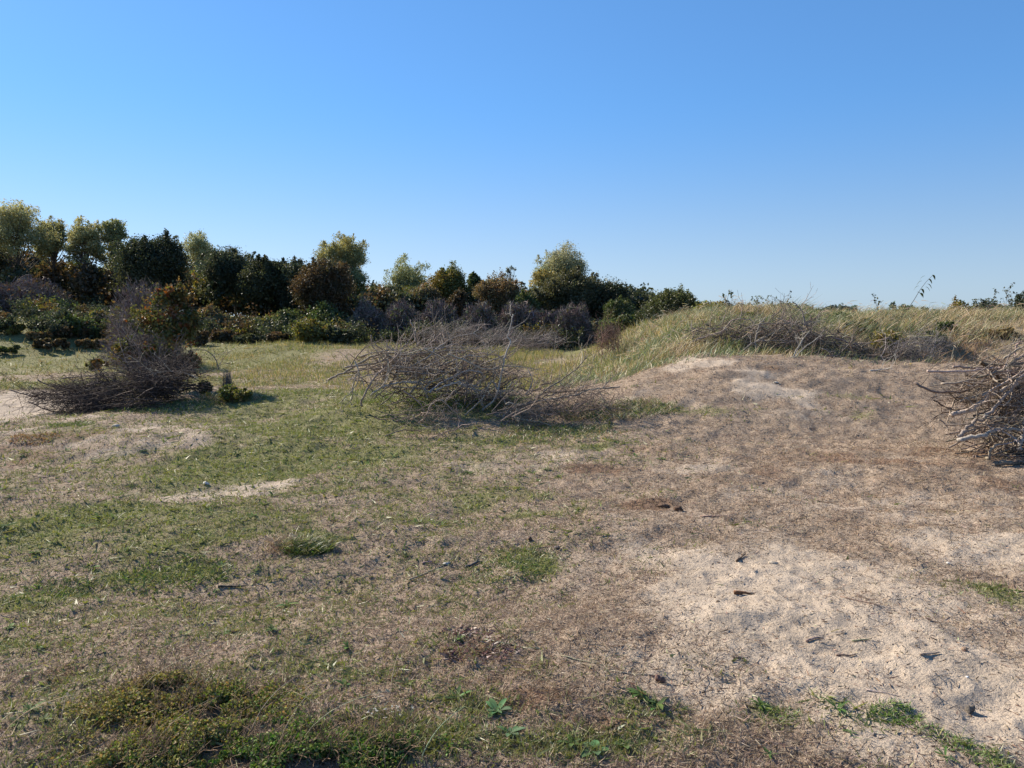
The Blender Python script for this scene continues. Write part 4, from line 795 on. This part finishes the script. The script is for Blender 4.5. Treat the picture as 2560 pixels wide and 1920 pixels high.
# ---------------------------------------------------------------- loose things on the ground
def stick(pxa,pxb,r,col,label,seed,name='stick',twigs=1,lift=.006,wob=.012,group=None):
    rng=np.random.default_rng(6000+seed); a=hit(*pxa); b=hit(*pxb); n=8; t=np.linspace(0,1,n)[:,None]; L=np.linalg.norm(b-a)
    P=a*(1-t)+b*t; P[:,:2]+=np.cumsum(rng.normal(0,wob*.35,(n,2)),0)*min(1,L*2); P[:,2]=Hs(P[:,0],P[:,1]); P[:,2]=np.maximum(P[:,2],P[:,2].mean()-.004)+r*.7+lift*.3; Q=P-a
    e=MB(); e.tube(Q,r*np.linspace(1,.5,n)*rng.uniform(.85,1.15,n),jitcol(col,rng,1,.1)[0],7)
    for i in range(twigs):
        k=rng.integers(2,n-1); d=Q[k]-Q[k-1]; d=d/np.linalg.norm(d)+rng.normal(0,.5,3)*np.array([1,1,.5]); e.tube(np.array([Q[k],Q[k]+d*L*.1,Q[k]+d*L*.2+np.array([0,0,.01])]),r*np.array([.5,.4,.2]),col,5)
    return tag(link(name,e.mesh(name,True),DEAD,None,tuple(a)),label,'stick',group)
stick((410,582),(458,561),.0055,(.22,.18,.15),'long thin forked stick lying in the turf left of the sand',1)
stick((218,590),(246,590),.007,(.07,.06,.05),'short dark stick on the left slope',2,twigs=0)
stick((466,570),(484,562),.011,(.10,.09,.08),'small dark weathered branch piece above the forked stick',3,twigs=2)
stick((422,566),(441,563),.006,(.28,.25,.22),'small grey twig with a dark end near the forked stick',4)
stick((734,596),(752,597),.011,(.22,.11,.06),'plump reddish-brown cone-like bark piece on the sand',5,'bark_piece',0,.004)
stick((737,562),(746,556),.008,(.15,.10,.07),'dark splinter at the upper edge of the bright sand',6)
stick((806,643),(822,640),.007,(.27,.20,.15),'brown stick piece in the middle of the sand',7,twigs=0)
stick((852,645),(872,641),.005,(.30,.22,.16),'thin brown stick right of the middle piece on the sand',8)
stick((836,655),(856,656),.005,(.22,.16,.11),'small straight stick below the thin brown one',9,twigs=0)
stick((734,659),(744,661),.005,(.10,.07,.05),'tiny dark stick at the left part of the sand',10,twigs=0)
stick((920,661),(940,656),.005,(.30,.23,.17),'small brown stick on the sand at the right',11,twigs=0)
stick((560,658),(606,668),.003,(.42,.36,.28),'long pale curved stalk below the dead leaf patch',12,wob=.02)
stick((612,673),(665,680),.003,(.40,.34,.26),'second pale stalk reaching towards the sand',13,wob=.02)
stick((485,640),(540,650),.003,(.42,.37,.29),'pale forked stalk beside the dead leaf patch',14)
stick((866,692),(900,702),.003,(.45,.38,.30),'thin pale stalk on the lower sand',15,twigs=0)
stick((840,599),(882,610),.004,(.24,.18,.14),'slender twig lying on the upper right sand',16)
stick((700,517),(735,520),.005,(.35,.24,.17),'brownish stick on the dry grass above the sand',17,twigs=0)
stick((1020,740),(1050,752),.003,(.4,.33,.25),'pale stalk at the lower right edge',18,twigs=0)
def lump(px,py,r,col,label,seed,name='stone',cat='stone',sq=(1,1,.6),mat=None,rough=.25,group=None):
    rng=np.random.default_rng(7000+seed); g=hits(px,py); nu,nv=10,7; V=[]
    for i in range(nv+1):
        th=math.pi*i/nv
        for j in range(nu):
            ph=2*math.pi*j/nu; d=np.array([math.sin(th)*math.cos(ph),math.sin(th)*math.sin(ph),math.cos(th)]); k=1+rough*(float(vn(d[0]*2+seed,d[1]*2+d[2]*1.7,seed))-.5)*2; V.append(d*k*r*np.array(sq))
    V=np.array(V); i=np.arange(nv)[:,None]*nu; j=np.arange(nu)[None,:]; a=i+j;b=i+(j+1)%nu; Q=np.stack([a,a+nu,b+nu,b],-1).reshape(-1,4)
    mb=MB(); mb.add(V+np.array([0,0,r*sq[2]*.5]),[Q],col); return tag(link(name,mb.mesh(name,True),mat or STONE,None,tuple(g)),label,cat,group)
lump(663,509,.030,(.12,.075,.05),'dark brown clod of earth on the dry grass, left of a pair',1,'clod','clod',(1.5,1,.7),rough=.8); lump(678,511,.028,(.10,.06,.04),'dark brown clod of earth on the dry grass, right of a pair',2,'clod','clod',(1.2,1,.9),rough=.8)
lump(639,641,.014,(.16,.14,.12),'grey pebble at the left rim of the sand',3,rough=.5); lump(718,604,.011,(.22,.16,.11),'brownish pebble just below the bark piece',4); lump(964,654,.014,(.28,.19,.13),'tan pebble on the right side of the sand',5)
lump(967,677,.006,(.75,.73,.70),'tiny white shell bit on the right side of the sand',6,'shell','shell'); lump(659,682,.016,(.15,.09,.07),'reddish-brown clod at the lower left rim of the sand',7,'clod','clod',(1.2,1,1.1),rough=.8)
lump(970,710,.018,(.13,.11,.09),'dark clod with a shadow on the lower right sand',8,'clod','clod',(.9,.9,1.2),rough=.7)
lump(206,487,.020,(.55,.53,.50),'white crumpled scrap lying on the bare streak at the left',9,'scrap','scrap',(1.3,.8,.7),rough=.8)
lump(447,567,.022,(.42,.40,.36),'pale grey scrap beside the forked stick',10,'scrap','scrap',(1.3,.9,.5),rough=.7); lump(340,577+6,.012,(.06,.05,.04),'small black clod on the turf left of the forked stick',11,'clod','clod',rough=.7)
lump(312,611,.008,(.75,.72,.65),'small white petal-like bit in the turf',12,'scrap','scrap'); lump(252,625,.008,(.7,.68,.6),'white bit beside the small dark rosette',13,'scrap','scrap')
lump(116,427,.05,(.42,.37,.30),'pale stone on the bank below the left heap',14); lump(776,383,.035,(.50,.44,.36),'pale stone on the sandy face of the mound',15,sq=(1.3,1,.4)); lump(773,565,.02,(.45,.37,.28),'low pale sand lump near the splinter',16,sq=(1.6,1,.6))
lump(948,566,.012,(.6,.56,.5),'whitish pebble on the sand at the upper right',17); lump(557,551,.02,(.14,.11,.10),'dark pebble on the litter above the sand',18); lump(530,541,.02,(.12,.07,.045),'brown clod on the litter above the sand',19,'clod','clod',rough=.7)
# white flowers
def flowers(px,py,n,label,seed,col=(.62,.62,.56),s=.007,sp=.03,h=.05):
    rng=np.random.default_rng(8000+seed); g=hit(px,py); mb=MB(); P=np.stack([rng.normal(0,sp,n),rng.normal(0,sp*.6,n),h*rng.uniform(.6,1,n)],1)
    e=empty('flowering_weed',tuple(g),label,'flower'); q=np.repeat(P,5,0)+rng.normal(0,s*.5,(n*5,3))*np.array([1,1,.2]); mb.leaves(q,np.full(n*5,s*.7),jitcol(col,rng,n*5,.05),rng,1.2,3); link('petals',mb.mesh('petals'),WEED,e)
    tb=MB()
    for p in P: tb.tube(np.array([[p[0]*.5,p[1]*.5,-.01],p*.6,p]),[.0012,.001,.0008],(.16,.18,.07),3,False)
    link('stems',tb.mesh('stems'),WEED,e)
flowers(398,722,7,'white-flowered weed in the foreground just above the creeping plants',1); flowers(372,727,4,'smaller white-flowered weed left of the brighter one',2); flowers(394,733,3,'tiny white blossoms below the brighter flowered weed',3)
for i,(px,py,lab) in enumerate([(823,345+4,'yellow flower in the dune heap'),(851,373,'orange-yellow flower on the dry ground before the slope'),(911,368,'pale yellow blossoms by the loose branch'),(586,362,'yellow flower at the edge of the mound'),(561,369,'yellow flower left of the mound crest')]): flowers(px,py,3,lab,10+i,(.75,.50,.05),.016,.03,.10)
# tall leafy shoot against the sky
def shoot():
    rng=np.random.default_rng(12); y=20.5; b=pt(908,312,y); g=H(b[0],y); K=[np.array([b[0]-.05,y,g]),pt(906,312,y),pt(914,300,y),pt(920,290,y),pt(926,282,y),pt(932,276,y)]
    e=empty('leafy_shoot',(K[0][0],y,g),'tall thin shoot with drooping leaves standing above the ridge against the sky','plant'); K=np.array(K)-K[0]; mb=MB(); mb.tube(K,np.linspace(.010,.004,6),(.07,.06,.04),5); link('stem',mb.mesh('stem'),BARK,e)
    for (a,c,dx) in [(917,292,.08),(921,289,.10),(925,287,.09),(919,286,-.08),(927,284,.11),(922,281,-.08),(928,279,.09),(925,276,-.07),(932,275,.05),(920,293,.03)]:
        q=pt(a,c,y)-np.array([b[0]-.05,y,g]); mb=MB(); leafstrip(mb,q,rng.uniform(-.5,.5)+(0 if dx>0 else math.pi),.15,.07,.1,1.0,(.06,.075,.03)); link('leaf',mb.mesh('leaf'),LEAF,e)
shoot()
def sprig(px,top,base,y,label,seed,n=3):
    rng=np.random.default_rng(9000+seed); p=pt(px,base,y); g=H(p[0],y); e=empty('sapling',(p[0],y,g),label,'plant','thin saplings on the ridge'); Ht=pt(px,top,y)[2]-g; out=[]
    for i in range(n): grow(rng,(rng.normal(0,.05),0,-.05),(rng.normal(0,.25),rng.normal(0,.2),1),Ht*rng.uniform(.7,1),.010,1,out,.10,.02,(4,7),7,(.2,.4),.8)
    tb=MB(); 
    for P,r,_ in out: tb.tube(P,np.maximum(r,.004),(.13,.11,.09),4,False)
    link('stems',tb.mesh('stems'),BARK,e); mb=MB(); A=np.concatenate([P[2:] for P,r,_ in out]); A=A[rng.random(len(A))<.7]; mb.leaves(A+rng.normal(0,.03,A.shape),np.full(len(A),.055),jitcol(pick(PAL['greyoak'],rng,len(A)),rng,len(A),.2),rng); link('leaves',mb.mesh('leaves'),LEAF,e)
for i,(px,top,lab) in enumerate([(732,287,'thin sapling with sparse leaves at the left end of the ridge'),(766,291,'sapling above the left part of the dune heap'),(779,288,'taller sapling above the dune heap'),(842,293,'single weed stem on the ridge middle'),(884,291,'weed stem on the ridge left of the tall shoot'),(1008,282,'bare sapling near the right edge on the skyline'),(752,294,'short sapling between the first two on the ridge'),(1020,286,'leafy sapling at the right edge on the skyline')]): sprig(px,top,320,22+.3*i,lab,i,1 if 'single' in lab or 'weed' in lab else 3)
print('small',time.time()-T0)
# ---------------------------------------------------------------- camera, light, world
cd=bpy.data.cameras.new('camera'); cam=bpy.data.objects.new('camera',cd); COL.objects.link(cam); cam.location=(0,0,CZ); cam.rotation_euler=(R(90)-PITCH,0,0)
cd.sensor_fit='HORIZONTAL'; cd.angle=2*math.atan(512/F); cd.clip_start=.05; cd.clip_end=3000; scn.camera=cam
AZ=-50; EL=33   # sun: degrees right of the view direction, elevation
sd=bpy.data.lights.new('sun','SUN'); sd.energy=5.0; sd.angle=R(.53); sd.color=(1,.91,.765); so=bpy.data.objects.new('sun',sd); COL.objects.link(so)
from mathutils import Vector
dv=Vector((math.sin(R(AZ))*math.cos(R(EL)),math.cos(R(AZ))*math.cos(R(EL)),math.sin(R(EL)))); so.rotation_euler=dv.to_track_quat('Z','Y').to_euler()
w=bpy.data.worlds.new('World'); scn.world=w; w.use_nodes=True; nt=w.node_tree; bg=nt.nodes['Background']; sky=nt.nodes.new('ShaderNodeTexSky'); sky.sky_type='NISHITA'; sky.sun_disc=False
sky.sun_elevation=R(EL); sky.sun_rotation=R(AZ); sky.air_density=1.0; sky.dust_density=.12; sky.ozone_density=5; sky.altitude=0
gm=nt.nodes.new('ShaderNodeGamma'); gm.inputs[1].default_value=.7; vm=nt.nodes.new('ShaderNodeVectorMath'); vm.operation='MULTIPLY'; vm.inputs[1].default_value=(.57,.97,1.38)
nt.links.new(sky.outputs[0],gm.inputs[0]); nt.links.new(gm.outputs[0],vm.inputs[0]); gt=nt.nodes.new('ShaderNodeTexCoord'); sx=nt.nodes.new('ShaderNodeSeparateXYZ'); nt.links.new(gt.outputs['Generated'],sx.inputs[0])
mrr=nt.nodes.new('ShaderNodeMapRange'); mrr.interpolation_type='SMOOTHSTEP'
for q_,v_ in zip((1,2,3,4),(-.02,.27,.62,.0)): mrr.inputs[q_].default_value=v_
nt.links.new(sx.outputs['Z'],mrr.inputs[0]); bw=nt.nodes.new('ShaderNodeRGBToBW'); nt.links.new(vm.outputs[0],bw.inputs[0]); tv=nt.nodes.new('ShaderNodeVectorMath'); tv.operation='MULTIPLY'; tv.inputs[1].default_value=(.97,1.05,1.22)
nt.links.new(bw.outputs[0],tv.inputs[0]); mx=nt.nodes.new('ShaderNodeMix'); mx.data_type='RGBA'; nt.links.new(mrr.outputs[0],mx.inputs[0]); nt.links.new(vm.outputs[0],mx.inputs[6]); nt.links.new(tv.outputs[0],mx.inputs[7])
nt.links.new(mx.outputs[2],bg.inputs[0]); bg.inputs[1].default_value=.1
vs=scn.view_settings; vs.view_transform='Standard'; vs.look='None'; vs.exposure=.95; vs.gamma=1
scn.cycles.use_denoising=True
scn.cycles.max_bounces=6; scn.cycles.transparent_max_bounces=4
print('done',time.time()-T0, sum(len(o.data.polygons) for o in COL.objects if o.type=='MESH'))
